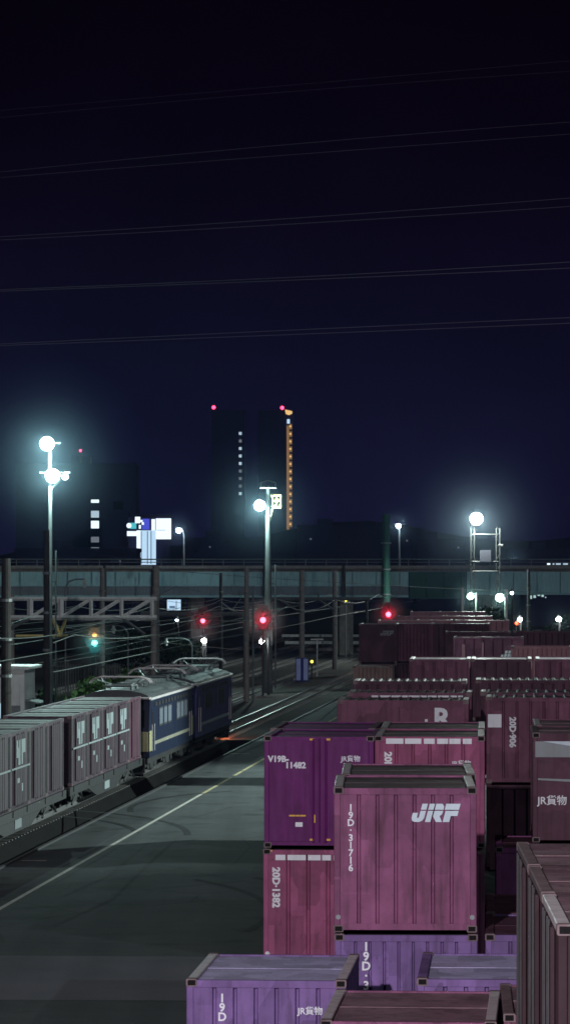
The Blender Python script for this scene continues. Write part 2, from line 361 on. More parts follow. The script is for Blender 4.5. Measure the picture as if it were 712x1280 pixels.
# ------------------------------------------------------------------ shipping containers
CACHE = {}
def cached(key, fn):
    if key not in CACHE: CACHE[key] = fn()
    return CACHE[key]
def side_fn(side, w, l):
    if side == 'front': return lambda u, o, z: (-w/2+u, -l/2-o, z)
    if side == 'back':  return lambda u, o, z: (w/2-u, l/2+o, z)
    if side == 'right': return lambda u, o, z: (w/2+o, -l/2+u, z)
    return lambda u, o, z: (-w/2-o, l/2-u, z)
def side_matrix(side, w, l):
    f = side_fn(side, w, l); o = Vector(f(0,0,0)); ux = Vector(f(1,0,0))-o; oz = Vector(f(0,1,0))-o; uz = Vector((0,0,1))
    m = Matrix.Identity(4)
    for i in range(3): m[i][0] = ux[i]; m[i][1] = uz[i]; m[i][2] = oz[i]; m[i][3] = o[i]
    return m
PH = .10   # post half width
def corrugated(w, h, n, m, fn, depth=.060, z0=.15, z1=.13, groove=.22):
    b = MB(); x0, x1 = .11, w-.11; p = (x1-x0)/n; prof = [(x0, -.02)]
    for i in range(n):
        a = x0+i*p
        if i > 0: prof += [(a-p*groove*.5, -.02), (a-p*groove*.22, -.02-depth), (a+p*groove*.22, -.02-depth), (a+p*groove*.5, -.02)]
    prof.append((x1, -.02))
    for (ua, oa), (ub, ob) in zip(prof, prof[1:]):
        b.quad(fn(ua,oa,z0), fn(ub,ob,z0), fn(ub,ob,h-z1), fn(ua,oa,h-z1))
    # sill and header beams
    for za, zb in ((.04, z0), (h-z1, h-.02)):
        pts = [(x0,-.09),(x1,-.09),(x1,.0),(x0,.0)]
        b.hexa([fn(u,o,za) for u,o in pts]+[fn(u,o,zb) for u,o in pts])
    return b
def flatwall(w, h, fn):
    b = MB(); pts = [(.11,-.08),(w-.11,-.08),(w-.11,-.02),(.11,-.02)]
    return b.hexa([fn(u,o,.05) for u,o in pts]+[fn(u,o,h-.02) for u,o in pts])

def box_fn(b, fn, u0, u1, o0, o1, z0, z1):
    pts = [(u0,o0),(u1,o0),(u1,o1),(u0,o1)]
    return b.hexa([fn(u,o,z0) for u,o in pts]+[fn(u,o,z1) for u,o in pts])

def container(label, px, D, tier, end=True, vp=640, m='redpurple', roof=None, rail=None, wall='corr', n=7, H=2.5, detail=2,
              roofribs=False, marks=(), zbase=None, group='freight containers stacked in the yard', pos=None, rz=None, W=None, sides='plain', post=None, name='freight_container', long=3.715):
    """px = picture x of the front left top corner, D its depth; tier 1 stands on the ground."""
    M_ = M[m]; RM = M[roof] if roof else M_; RL = M[rail] if rail else M_
    w, l = (2.45, long) if end else (long, 2.45)
    if W: w = W
    if rz is None: rz = -math.atan((vp-CX)/F)
    zb = (tier-1)*2.53+.03 if zbase is None else zbase
    if pos is None:
        c0 = Vector((X(px, D), D, 0)); off = Matrix.Rotation(rz, 3, 'Z') @ Vector((w/2, l/2, 0)); loc = c0+off
    else: loc = Vector(pos)
    t = thing(name, label, 'container', (loc.x, loc.y, zb), rz, group)
    key = (w, l, H)
    # walls
    for side in ('front','back','left','right'):
        fn = side_fn(side, w, l); sw = w if side in ('front','back') else l
        ff = side == 'front'
        style = wall if ff else ('corr' if side != 'back' else 'flat')
        if sides == 'doors' and side in ('left','right'): style = 'sidedoor'
        nn = n if sw < 3 else int(n*1.5)
        nm = 'end_wall' if sw < 3 else 'side_wall'
        if detail == 0 and side == 'back': continue
        if style == 'corr':
            me = cached((key, side, 'corr', nn, m), lambda: corrugated(sw, H, nn, M_, fn).mesh(nm, M_)); link(nm, me, t)
        elif style == 'flat':
            me = cached((key, side, 'flat', m), lambda: flatwall(sw, H, fn).mesh(nm, M_)); link(nm, me, t)
        elif style == 'vdoor':     # smooth leaf left and right of a recessed middle with bars
            me = cached((key, side, 'vd', m), lambda: flatwall(sw, H, fn).mesh(nm, M_)); link(nm, me, t)
            b = MB(); box_fn(b, fn, .13, 1.02, -.019, .012, .14, H-.1); dl = b.build('door', M_, t)
            b = MB(); box_fn(b, fn, 1.46, sw-.13, -.019, .012, .14, H-.1); dr = b.build('door', M_, t)
            for u in (1.10, 1.24, 1.38):
                b = MB(); b.tube(fn(u,.012,.12), fn(u,.012,H-.06), .026 if u != 1.24 else .018); b.build('lock_rod', M_, t)
            for u, dd_ in ((1.02, dl), (1.38, dr)):
                for zz in (.16, H-.10):
                    b = MB(); box_fn(b, fn, u, u+.10, .013, .03, zz, zz+.045); b.build('hinge', M['yellow'], dd_)
            b = MB()
            for u0, u1 in ((.56,.70),(.71,.79),(.80,.93)): box_fn(b, fn, u0, u1, .013, .017, .70, .735)
            b.build('caution_mark', M['yellow'], dl)
            b = MB(); box_fn(b, fn, .70, .86, .013, .02, .47, .57); b.build('rating_plate', M['white'], dl)
            b = MB(); box_fn(b, fn, 1.12, 1.15, .038, .05, .56, .74); b.build('handle', M['yellow'], t)
        elif style == 'sidedoor':  # long side with a pair of doors in the middle
            me = cached((key, side, 'sd', m), lambda: corrugated(sw, H, 6, M_, fn, depth=.05, groove=.3).mesh(nm, M_)); link(nm, me, t)
            def dm(u0, u1):
                b = MB(); box_fn(b, fn, u0, u1, -.01, .035, .15, H-.12)
                return b.mesh('door', M_)
            for u0, u1 in ((sw*.24, sw*.495), (sw*.505, sw*.76)):
                d = link('door', cached((key, side, 'dm', u0, m), lambda: dm(u0, u1)), t)
                b = MB()
                for q in (.3,.68): uu = u0+(u1-u0)*q; b.tube(fn(uu,.036,.1), fn(uu,.036,H-.06), .014)
                b.build('lock_rod', M['darksteel'], d)
    # roof
    def mk_roof():
        b = MB(); z = H-.045
        b.quad((-w/2+.12,-l/2+.05,z),(w/2-.12,-l/2+.05,z),(w/2-.12,l/2-.05,z),(-w/2+.12,l/2-.05,z))
        if roofribs:
            pass
        else:
            y = 0; b.box(-w/2+.14, w/2-.14, y-.03, y+.03, z+.001, z+.008)
        return b.mesh('roof', RM)
    link('roof', cached((key, 'roof', roofribs, RM.name), mk_roof), t)
    if roofribs:
        def mk_ribs():
            b = MB(); z = H-.044; k = int((w-.5)/.27)
            for i in range(k+1):
                x = -w/2+.25+i*(w-.5)/k; b.hexa([(x-.06,-l/2+.10,z),(x+.06,-l/2+.10,z),(x+.06,l/2-.10,z),(x-.06,l/2-.10,z),(x-.025,-l/2+.10,z+.045),(x+.025,-l/2+.10,z+.045),(x+.025,l/2-.10,z+.045),(x-.025,l/2-.10,z+.045)])
            return b.mesh('roof_ribs', M['roofgrey'])
        link('roof_ribs', cached((key, 'ribs'), mk_ribs), t)
    # frame: side rails on top, bottom rails, posts
    for s in (-1, 1):
        def mk_rail(s=s):
            b = MB(); x0, x1 = (s*w/2-.001, s*w/2-s*.15)
            b.box(min(x0,x1), max(x0,x1), -l/2+.17, l/2-.17, H-.11, H-.004, .012); return b.mesh('top_rail', RL)
        link('top_rail', cached((key, 'rail', s, RL.name), mk_rail), t)
        def mk_brail(s=s):
            b = MB(); x0, x1 = (s*w/2, s*w/2-s*.09)
            b.box(min(x0,x1), max(x0,x1), -l/2+.1, l/2-.1, .0, .14, .01); return b.mesh('bottom_rail', M_)
        link('bottom_rail', cached((key, 'brail', s, m), mk_brail), t)
    for sx in (-1, 1):
        for sy in (-1, 1):
            def mk_post(sx=sx, sy=sy):
                b = MB(); x0, x1 = sx*w/2, sx*(w/2-.11); y0, y1 = sy*l/2, sy*(l/2-.11)
                b.box(min(x0,x1), max(x0,x1), min(y0,y1), max(y0,y1), .12, H-.12, .012); return b.mesh('corner_post', M[post] if post else M_)
            link('corner_post', cached((key, 'post', sx, sy, m, post), mk_post), t)
            if detail >= 1:
                for zz in (0, 1):
                    def mk_cast(sx=sx, sy=sy, zz=zz):
                        b = MB(); x0, x1 = sx*(w/2+.006), sx*(w/2-.165); y0, y1 = sy*(l/2+.006), sy*(l/2-.17); za = .0 if not zz else H-.12
                        b.box(min(x0,x1), max(x0,x1), min(y0,y1), max(y0,y1), za, za+.12, .015); return b.mesh('corner_casting', M['casting'])
                    co = link('corner_casting', cached((key, 'cast', sx, sy, zz), mk_cast), t)
                    if detail >= 2 and (sy < 0 or sx < 0):
                        def mk_hole(sx=sx, sy=sy, zz=zz):
                            b = MB(); x = sx*(w/2-.08); z = .06 if not zz else H-.06; y = sy*(l/2+.006)
                            b.box(x-.06, x+.06, min(y,y+sy*.004), max(y,y+sy*.004), z-.04, z+.04)
                            return b.mesh('lifting_hole', M['hole'])
                        link('lifting_hole', cached((key, 'hole', sx, sy, zz), mk_hole), co)
    # markings
    for mk in marks:
        kind, side = mk[0], mk[1]; f0 = side_fn(side, w, l); pr = .046 if sides == 'doors' and side in ('left','right') else -.006; fn = lambda u, o, z: f0(u, o+pr, z)
        mm = side_matrix(side, w, l)
        if kind == 'text':       # ('text', side, body, u, ztop, size, vertical?, material, rotated?)
            _, _, body, u, z, size, vert, mat_, rot = mk
            o = link('lettering', text_mesh(body, size, M[mat_], vert=vert), t)
            lm = mm @ Matrix.Translation((u, z, .012 if wall == 'vdoor' else -.008))
            if rot: lm = lm @ Matrix.Rotation(-math.pi/2, 4, 'Z')
            o.matrix_local = lm
        elif kind == 'logo':
            _, _, u, z, s, sq, mat_ = mk
            me = cached((key, side, 'logo', u, z, s, sq, mat_), lambda: freight_logo(lambda a, o, b: fn(u+a, o, z+b), s, M[mat_], sq))
            link('freight_emblem', me, t)
        elif kind == 'band':     # row of small blocks reading as a line of lettering
            _, _, u0, u1, z0, z1, mat_ = mk
            b = MB(); u = u0; rr = random.Random(int(u0*100+D))
            while u < u1-.05:
                q = min(u1, u+rr.uniform(.16,.42)); box_fn(b, fn, u, q, -.013, .01, z0, z1); u = q+rr.uniform(.02,.06)
            b.build('lettering_band', M[mat_], t)
        elif kind == 'rect':
            _, _, u0, u1, z0, z1, mat_ = mk
            b = MB(); box_fn(b, fn, u0, u1, -.013, .010, z0, z1); b.build('marking', M[mat_], t)
        elif kind == 'poly':
            _, _, poly, mat_ = mk[:4]; o1 = mk[4] if len(mk) > 4 else .012
            b = MB(); b.prism(poly, -.013, o1, fn); b.build('marking', M[mat_], t)
        elif kind == 'disc':
            _, _, u, z, r, mat_ = mk
            b = MB(); b.tube(fn(u,-.013,z), fn(u,.012,z), r, k=14); b.build('round_mark', M[mat_], t)
    return t
def T(body, u, z, size, vert=False, mat='white', side='front', rot=False): return ('text', side, body, u, z, size, vert, mat, rot)
def stackv(s): return '\n'.join(s)

# --- near containers
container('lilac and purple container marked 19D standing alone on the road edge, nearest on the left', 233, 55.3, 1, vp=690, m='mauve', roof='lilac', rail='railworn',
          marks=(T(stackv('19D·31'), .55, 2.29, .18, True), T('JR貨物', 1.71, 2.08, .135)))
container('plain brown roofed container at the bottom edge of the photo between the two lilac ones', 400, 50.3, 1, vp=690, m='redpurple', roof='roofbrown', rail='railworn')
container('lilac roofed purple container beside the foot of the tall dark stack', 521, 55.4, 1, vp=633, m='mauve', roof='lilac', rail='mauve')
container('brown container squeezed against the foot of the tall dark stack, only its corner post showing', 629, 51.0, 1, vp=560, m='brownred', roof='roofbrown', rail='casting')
container('upright red purple container with the big white slanted three letter emblem, marked 19D 31716', 417, 62.0, 2, vp=480, m='redpurple', roof='roofgrey', rail='railworn',
          marks=(T(stackv('19D·31716'), .29, 2.22, .162, True), ('logo','front', 1.30, 1.90, .315, 1.0, 'paleblue'),
                 ('disc','front',.075,.26,.042,'greyband'), ('disc','front',2.375,.26,.042,'greyband')))
container('purple container marked 19D 3 directly under the big slanted emblem container', 418, 62.0, 1, vp=480, m='mauve', roof='roofgrey', rail='casting', n=9,
          marks=(T(stackv('19D·3'), .54, 2.38, .21, True),))
container('grey roofed container hidden close behind the big slanted emblem container', 426.5, 65.9, 2, vp=480, m='redpurple', roof='roofgrey', rail='railworn')
container('lower container hidden behind the purple one marked 19D 3', 426.5, 65.9, 1, vp=480, m='brownred', roof='roofgrey', detail=1)
container('low lilac container behind the lilac roofed one by the tall dark stack', 606, 62.0, 1, vp=600, m='mauve', roof='maroon', rail='maroon')
container('low container with black roof behind the low lilac one by the tall dark stack', 607, 65.95, 1, vp=600, m='maroon', roof='maroon', rail='maroon')
container('glossy deep violet container with yellow hinges marked V19B 11482', 330, 80.5, 2, vp=690, m='violet', roof='violet', rail='violet', wall='vdoor',
          marks=(T('V19B-', .09, 2.07, .185), T('11482', .47, 1.93, .185), T('JR貨物', 1.72, 2.06, .15)))
container('pink red container marked 20D 1382 under the glossy violet one', 329, 80.5, 1, vp=690, m='redpurple2', roof='roofgrey', n=5,
          marks=(('band','front',.27,2.1,2.25,2.37,'white'), T('20D·1382', .39, 2.09, .225, rot=True), ('rect','front',.0,.20,2.44,2.475,'yellow'), ('disc','front',.09,.16,.05,'white')))
container('violet container standing just behind the glossy one with yellow hinges', 338, 84.3, 2, vp=690, m='violet', roof='violet', rail='maroon', detail=1)
container('pink red container marked 20D with a line of white lettering along its top edge', 468, 80.5, 2, vp=600, m='redpurple2', roof='roofgrey', rail='railworn', n=6,
          marks=(('band','front',.25,2.2,2.32,2.44,'white'), T('20D·1', .40, 2.14, .22, rot=True), T('JR貨物', 1.72, 1.95, .15)))
container('red purple container under the pink red one with the white line of lettering', 468, 80.6, 1, vp=600, m='redpurple', roof='roofgrey', detail=1)
container('red container close behind the pink red one with the white line of lettering', 475, 84.4, 2, vp=600, m='redpurple', roof='roofgrey', rail='railworn', detail=1)
container('dark brown container with a grey and white wedge band and white railway lettering', 665, 82.0, 2, vp=604, m='maroon', roof='roofbrown', rail='maroon', wall='flat',
          marks=(('poly','front',[(.06,1.94),(2.38,1.94),(2.38,2.30),(.06,2.30)],'greyband'), ('poly','front',[(.24,2.302),(2.38,1.942),(2.38,2.302)],'paleblue',.018),
                 ('poly','front',[(.12,1.42),(2.38,1.30),(2.38,1.39),(.12,1.46)],'greyband'), T('JR貨物', .11, 1.06, .235)))
container('brown container close behind the dark one with the wedge band', 668, 85.9, 2, vp=604, m='brownred', roof='roofbrown', rail='railworn', detail=1)
container('short purple container face peeping out left of the tall dark stack', 619, 81.0, 1, vp=604, m='magenta', roof='maroon', n=5)
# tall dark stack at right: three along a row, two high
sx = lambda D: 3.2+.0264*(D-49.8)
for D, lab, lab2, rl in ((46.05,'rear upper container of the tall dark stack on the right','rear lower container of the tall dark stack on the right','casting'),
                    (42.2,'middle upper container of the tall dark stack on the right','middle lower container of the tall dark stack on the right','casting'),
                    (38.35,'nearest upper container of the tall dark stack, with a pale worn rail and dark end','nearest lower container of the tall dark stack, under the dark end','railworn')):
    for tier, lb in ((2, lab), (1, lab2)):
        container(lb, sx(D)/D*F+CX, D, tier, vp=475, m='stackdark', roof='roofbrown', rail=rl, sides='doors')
b = MB(); p = at(652.5,1247,43.8); b.box(-.03,.03,-.10,.10,-.04,.04,.01); b.tube((-.03,0,-.02),(-.03,0,-.14),.02)
# --- middle rows, long side towards the camera
container('long side red brown container with the big white letter R near its right end', 421, 102, 2, end=False, vp=640, m='brownred', roof='roofgrey', rail='railworn', roofribs=True, n=4, wall='flat',
          marks=(T('R', 2.72, 2.34, .80), ('rect','front',2.48,2.56,1.75,1.95,'white'), ('rect','front',1.74,1.775,.1,2.3,'maroon')), detail=1)
container('long side container below the one with the big letter R', 421, 102, 1, end=False, vp=640, m='brownred', detail=0)
container('long side red container marked 20D 906 with a white square by its corner', 607, 104, 2, end=False, vp=640, m='brownred', roof='roofgrey', rail='railworn', roofribs=True, n=6,
          marks=(T('20D·906', .88, 1.92, .25, rot=True), ('rect','front',.05,.44,1.62,2.0,'white')), detail=1)
container('long side container below the red one marked 20D 906', 607, 104, 1, end=False, vp=640, m='maroon', detail=0)
container('long side container with a broken white stripe, behind the one with the big letter R', 434, 108.0, 2, end=False, vp=640, m='brownred', roof='roofgrey', rail='railworn', roofribs=True,
          marks=(('band','front',.72,3.45,2.22,2.40,'white'),), detail=1)
container('long side container with ribbed roof behind the red one marked 20D 906', 600, 108.2, 2, end=False, vp=640, m='maroon', roof='roofgrey', rail='railworn', roofribs=True, detail=1,
          marks=(('rect','front',.25,.55,2.2,2.3,'white'),))
container('long side container with gleaming roof ribs, third row behind the big letter R', 441, 118.6, 2, end=False, vp=640, m='maroon', roof='roofgrey', rail='railworn', roofribs=True, detail=1)
container('long side container with gleaming roof ribs, third row on the right edge', 594, 119.6, 2, end=False, vp=640, m='maroon', roof='roofgrey', rail='railworn', roofribs=True, detail=1)
for i, (px, D, m_, lb) in enumerate(((511,146,'brownred','dark end-on container, left of the three in the row before the white emblem box'),
                     (588,146,'maroon','dark end-on container, middle of the three in the row before the white emblem box'),
                     (669,146,'brownred','dark end-on container with faint mark, right of the three in that row'))):
    container(lb, px, D, 2, vp=640, m=m_, roof='brightroof', rail='railworn', detail=1, n=5, marks=(('rect','front',.9,1.6,1.35,1.5,'greyband'),) if i == 2 else ())
container('pinkish container end behind the row of three dark ends on the right', 638, 168, 2, end=False, long=2.9, vp=640, m='pink', roof='pink', rail='railworn', n=12, detail=1)
container('long side dull red container with the small white slanted emblem at its right end', 566, 190, 2, end=False, vp=640, m='brownred', roof='brightroof', rail='railworn', n=5, detail=1,
          marks=(('logo','front',2.45,1.35,.42,1.0,'white'), ('rect','front',.45,.62,1.3,2.1,'pink'), ('rect','front',1.5,1.6,1.2,2.2,'pink')))
container('dark long side container right of the dull red one with the small emblem', 641, 206, 2, end=False, vp=640, m='maroon', roof='roofgrey', detail=1)
container('long dark container right behind the small emblem box, roof just above it', 556, 205, 2, end=False, vp=640, m='maroon', roof='roofgrey', rail='railworn', detail=1)
container('pale ribbed low container end at the left foot of the far dark stack', 441, 225, 1, vp=640, m='palewood', n=9, roof='roofgrey', detail=1)
container('tall dark container at the left end of the far row, small emblem on its end', 448, 231, 2, vp=640, m='maroon', roof='roofgrey', rail='railworn', detail=1, wall='flat',
          marks=(('logo','front',1.35,1.75,.32,1.0,'greyband'),))
container('lower dark container at the left end of the far row', 448, 231, 1, vp=640, m='maroon', detail=1)
container('ribbed dull brown container second in the far row', 493, 233, 2, vp=640, m='brownred', roof='brightroof', rail='railworn', n=10, detail=1)
container('ribbed lower container second in the far row', 493, 233, 1, vp=640, m='maroon', n=10, detail=1)
container('dark container third in the far row with a bright roof edge', 539, 233, 2, end=False, vp=640, m='maroon', roof='brightroof', rail='railworn', detail=1)
far = [(472,247,0,'left'),(520,247,1,'second'),(568,247,0,'right'),(496,267,0,'left'),(552,267,0,'right'),(512,292,0,'left'),(548,292,0,'right')]
for px, D, e, w_ in far:
    row = {247:'fourth row from the overpass', 267:'third row from the overpass', 292:'row nearest the overpass'}[D]
    container('distant pale roofed container, %s one in the %s' % (w_, row), px, D, 2, end=bool(e), vp=640, m='pink', roof='brightroof', rail='railworn', detail=0, n=6)

# ------------------------------------------------------------------ freight train
TR = -20.1
def train_pt(s, x=0, z=0):       # s = picture depth of a spot on the train centre line
    p = yard(TR, s, z); return p
def wheelset(b, x, y, r=.43):
    b.tube((x-.06,y,r+.19),(x+.06,y,r+.19), r, k=16)
def wagon(D0, label):
    L_ = 20.0; t = thing('container_wagon', label, 'rail wagon', train_pt(D0), YA, 'container wagons of the freight train')
    b = MB(); b.box(-1.2,1.2,.1,L_-.1,.86,1.0,.02); b.box(-.35,.35,.2,L_-.2,.55,.86)
    for s in (-1,1): b.box(s*1.22-.05,s*1.22+.05,.1,L_-.1,.72,1.02,.01)
    b.build('deck', M['wagongrey'], t)
    b = MB()
    fn = lambda u, o, z: (1.16+o, u, z)
    b.prism([(5.0,.72),(7.4,.30),(12.6,.30),(15.0,.72)], -.03, .03, fn); b.prism([(5.0,.72),(7.4,.30),(12.6,.30),(15.0,.72)], -2.35, -2.29, fn)
    b.build('side_sill', M['wagongrey'], t)
    b = MB(); b.box(1.195,1.215,9.3,10.6,.40,.70,.005); b.build('data_plate', M['greyband'], t)
    for yc in (3.0, L_-3.0):
        b = MB()
        for s in (-1,1):
            b.box(s*1.0-.07,s*1.0+.07,yc-1.35,yc+1.35,.48,.72,.02)
            for q in (-.95,.95): b.box(s*1.0-.10,s*1.0+.10,yc+q-.16,yc+q+.16,.42,.80,.03)
            for q in (-.2,0,.2): b.tube((s*1.0,yc+q,.4),(s*1.0,yc+q,.7),.07)
            b.bar((s*1.12,yc-1.5,.35),(s*1.12,yc-.4,.70),.03); b.bar((s*1.12,yc+1.5,.35),(s*1.12,yc+.4,.70),.03)
        b.box(-.95,.95,yc-.3,yc+.3,.5,.7); bg = b.build('bogie', M['under'], t)
        for q in (-.95,.95):
            b = MB()
            for s in (-1,1): wheelset(b, s*.56, yc+q)
            b.tube((-.56,yc+q,.62),(.56,yc+q,.62),.08); b.build('wheelset', M['darksteel'], bg)
    for y in (0, L_):
        b = MB(); b.tube((0,y-.3,.85),(0,y+.3,.85),.12); b.build('coupler', M['under'], t)
    for y in (1.0,4.8,8.6,11.4,15.2,19.0):
        b = MB(); b.box(1.06,1.30,y-.1,y+.1,.84,1.025,.01); b.build('twist_lock', M['under'], t)
    return t
wagon(126.6, 'container wagon carrying the boxes with pale emblems, next to the blue engine')
wagon(106.0, 'container wagon of the freight train at the left edge, under plain dark boxes')
wagon(85.4, 'container wagon of the freight train reaching out past the left frame edge')
cm = {'cap': None}
def train_box(D0, label, m, logo, stripe, roof='roofgrey'):
    p = train_pt(D0+1.86)
    mk = []
    if logo:
        mk += [('poly','right',[(.95,1.66),(1.32,1.66),(1.32,1.42),(1.74,1.42),(1.74,2.22),(1.45,2.22),(1.45,1.98),(1.28,1.98),(1.28,2.22),(.95,2.22)],'trainmark'),
               ('poly','right',[(1.92,1.42),(2.22,1.42),(2.22,1.78),(2.72,1.78),(2.72,2.22),(1.92,2.22)],'trainmark')]
        mk.append(('rect','right', 1.15, 1.60, .85, 1.0, 'trainmark')); mk.append(('rect','right', 2.0, 2.25, .55, .8, 'trainmark'))
    if stripe: mk.append(('rect','right', .05, 3.66, 1.30, 1.36, 'trainmark'))
    container(label, 0, D0, 1, m=m, roof=roof, rail=m, marks=mk, pos=(p.x,p.y,0), rz=YA, zbase=1.03, sides='doors', detail=1, post='darksteel',
              group='containers carried by the freight train')
names5 = ('nearest the viewer','second','third','fourth')
y = 127.4
for i in range(4): train_box(y, 'red brown train box with pale emblem and stripe, %s of four' % (('leftmost','second from the left','third from the left','nearest to the engine')[i]), 'trainred', True, True, roof='trainroof'); y += 3.80
train_box(y, 'plain red train container right behind the blue engine', 'maroon', False, False, roof='trainroof')
y = 106.6
for i in range(5):
    if i < 3: train_box(y, ('dark purple grey train container cut by the left frame edge','dark purple train container with faint emblem at the left frame edge','dark purple train container with faint stripe, second from the left edge')[i], 'trainred', i != 1, i > 0, roof='trainroof')
    else: train_box(y, ('dark ribbed train container, third from the left edge','dark ribbed train container just before the dark gap between wagons')[i-3], 'trainred', False, False, roof='trainroof')
    y += 3.80

def loco(D0, label, body, hi, L_=16.0):
    t = thing('electric_locomotive', label, 'locomotive', train_pt(D0), YA, 'locomotives of the freight train')
    HW = 1.4
    # body with raked ends
    prof = [(0.25,.95),(L_-.25,.95),(L_-.12,2.0),(L_-.45,3.35),(.45,3.35),(.12,2.0)]
    b = MB(); b.prism(prof, -HW, HW, lambda u, o, z: (o, u, z)); bd = b.build('body', M[body], t)
    # arched roof
    b = MB(); k = 8; n = len(b.v)
    for yy in (.4, L_-.4):
        for i in range(k+1):
            a = math.pi*i/k; b.v.append((-math.cos(a)*(HW+.02), yy, 3.35+.38*math.sin(a)))
    for i in range(k): b.f.append((i, i+1, k+2+i, k+1+i))
    b.f.append(tuple(range(k+1))[::-1]); b.f.append(tuple(range(k+1, 2*k+2)))
    rf = b.build('roof', M['locoroof'], t)
    for s in (-1,1):
        b = MB(); b.box(s*(HW+.03)-.04, s*(HW+.03)+.04, .35, L_-.35, 3.30, 3.40, .015); b.build('roof_gutter', M['railworn'], t)
    for yy, ln_, h_ in ((5.0,1.4,.32),(7.4,1.4,.36),(9.8,1.4,.30)):
        b = MB(); b.box(-.5,.5,yy,yy+ln_,3.68,3.70+h_*.5,.05)
        for q in range(6): b.box(-.58,.58,yy+.15+q*ln_/6.5,yy+.22+q*ln_/6.5,3.70,3.71+h_*.5)
        b.build('roof_equipment', M['steel'], t)
    # side windows (louvres) both flanks, cab windows, doors
    wins = (3.5,5.0,6.5, 9.6,11.0,12.4) if hi else (3.6,4.5,5.4,9.2,10.1,11.0)
    for s in (-1,1):
        x = s*(HW+.012)
        for yy in wins:
            b = MB(); b.box(x-.012,x+.012,yy,yy+1.12,2.18,2.84,.01); w_ = b.build('window', M['paneglass'] if hi else M['under'], t)
            b = MB()
            for q in (0,1.14): b.box(x-.013,x+.013,yy-.05+q,yy+.03+q,2.12,2.90)
            for q in (2.12,2.85): b.box(x-.0135,x+.0135,yy-.02,yy+1.14,q,q+.05)
            b.build('window_frame', M['darksteel'], w_)
        for yy in (.95, L_-1.75):
            b = MB(); b.box(x-.012,x+.012,yy,yy+.62,1.15,2.95,.01); dr = b.build('cab_door', M[body], t)
            b = MB(); b.box(x+s*.013-.004,x+s*.013+.004,yy+.1,yy+.5,2.2,2.8); b.build('door_window', M['hole'] if hi else M['paneglass'], dr)
            for q in (-.08,.70):
                b = MB(); b.tube((x+s*.03,yy+q,1.2),(x+s*.03,yy+q,2.3),.014); b.build('handrail', M['railworn'], t)
        b = MB(); b.box(x-.014,x+.014,1.7,L_-1.7,1.42,1.56,.005); b.build('stripe', M['creamstripe'] if hi else M['trainmark'], t)
        b = MB()
        for q in range(11): b.box(x-.013,x+.013,2.1+q*1.08,2.1+q*1.08+.62,3.0,3.17)
        b.build('louvre_strip', M['under'], t)
        if hi:
            b = MB()
            for y0, y1 in ((.16,.93),(L_-.93,L_-.16)): b.box(x-.013,x+.013,y0,y1,1.22,2.05)
            b.build('cream_end_flank', M['cream'], t)
    # end faces
    for e, s in ((0,-1),(L_,1)):
        y0 = e+s*(-.09)
        b = MB(); b.box(-HW+.03,HW-.03,min(y0,y0+s*.05),max(y0,y0+s*.05),1.22,2.02); b.build('cab_front_panel', M['cream'] if hi else M[body], t)
        for xx in (-.72,.72):
            b = MB(); yy = e+s*(-.27); b.hexa([(xx-.5,yy+s*.075,2.2),(xx+.5,yy+s*.075,2.2),(xx+.5,yy+s*.13,2.2),(xx-.5,yy+s*.13,2.2),
                                              (xx-.5,yy-s*.09,2.92),(xx+.5,yy-s*.09,2.92),(xx+.5,yy-s*.03,2.92),(xx-.5,yy-s*.03,2.92)]); b.build('windscreen', M['hole'], t)
        for xx in (-.95,.95):
            b = MB(); b.tube((xx,y0+s*.05,1.35),(xx,y0+s*.12,1.35),.10,k=12); b.build('tail_lamp', M['taillamp'] if (not hi and s > 0) else M['darksteel'], t)
        b = MB(); b.box(-1.25,1.25,min(e,e+s*.08),max(e,e+s*.08),.35,.95,.03); b.bar((-1.2,e+s*.1,.30),(1.2,e+s*.1,.30),.06); b.build('buffer_beam', M['wagongrey'], t)
        b = MB(); b.tube((0,e,.85),(0,e+s*.35,.85),.14); b.build('coupler', M['under'], t)
        b = MB(); b.box(-HW-.05,HW+.05,min(e-s*.5,e+s*.12),max(e-s*.5,e+s*.12),3.36,3.44,.02); b.build('visor', M['railworn'], t)
    b = MB(); b.box(-1.3,1.3,.5,L_-.5,.70,.95); b.build('underframe', M['under'], t)
    for yc in (2.7, L_/2, L_-2.7):
        b = MB()
        for s in (-1,1):
            b.box(s*1.08-.08,s*1.08+.08,yc-1.9,yc+1.9,.50,.78,.03)
            for q in (-1.2,1.2): b.box(s*1.1-.12,s*1.1+.12,yc+q-.22,yc+q+.22,.42,.86,.04)
            for q in (-.5,-.2,.1,.4): b.tube((s*1.14,yc+q,.36),(s*1.14,yc+q,.80),.08)
            b.bar((s*1.2,yc-1.8,.82),(s*1.2,yc-.7,.40),.035)
        b.box(-1.03,1.03,yc-.35,yc+.35,.5,.69); bg = b.build('bogie', M['under'], t)
        for q in (-1.2,1.2):
            b = MB()
            for s in (-1,1): wheelset(b, s*.58, yc+q, .53)
            b.tube((-.58,yc+q,.7),(.58,yc+q,.7),.09); b.build('wheelset', M['darksteel'], bg)
    # pantographs: base, folded arms and the curved horn
    for yc in (1.9, L_-1.9):
        b = MB()
        for s in (-1,1):
            b.bar((s*.55,yc-.9,3.86),(s*.55,yc+.9,3.86),.03)
            for q in (-.8,.8): b.tube((s*.55,yc+q,3.62),(s*.55,yc+q,3.86),.06)
        b.bar((-.55,yc-.85,3.86),(.55,yc-.85,3.86),.03); b.bar((-.55,yc+.85,3.86),(.55,yc+.85,3.86),.03)
        pg = b.build('pantograph', M['steel'], t)
        b = MB()
        for s in (-1,1):
            b.tube((s*.5,yc-.75,3.9),(s*.9,yc+.7,4.12),.025); b.tube((s*.5,yc+.75,3.9),(s*.9,yc-.7,4.12),.025)
        b.build('pantograph_arm', M['steel'], pg)
        b = MB()
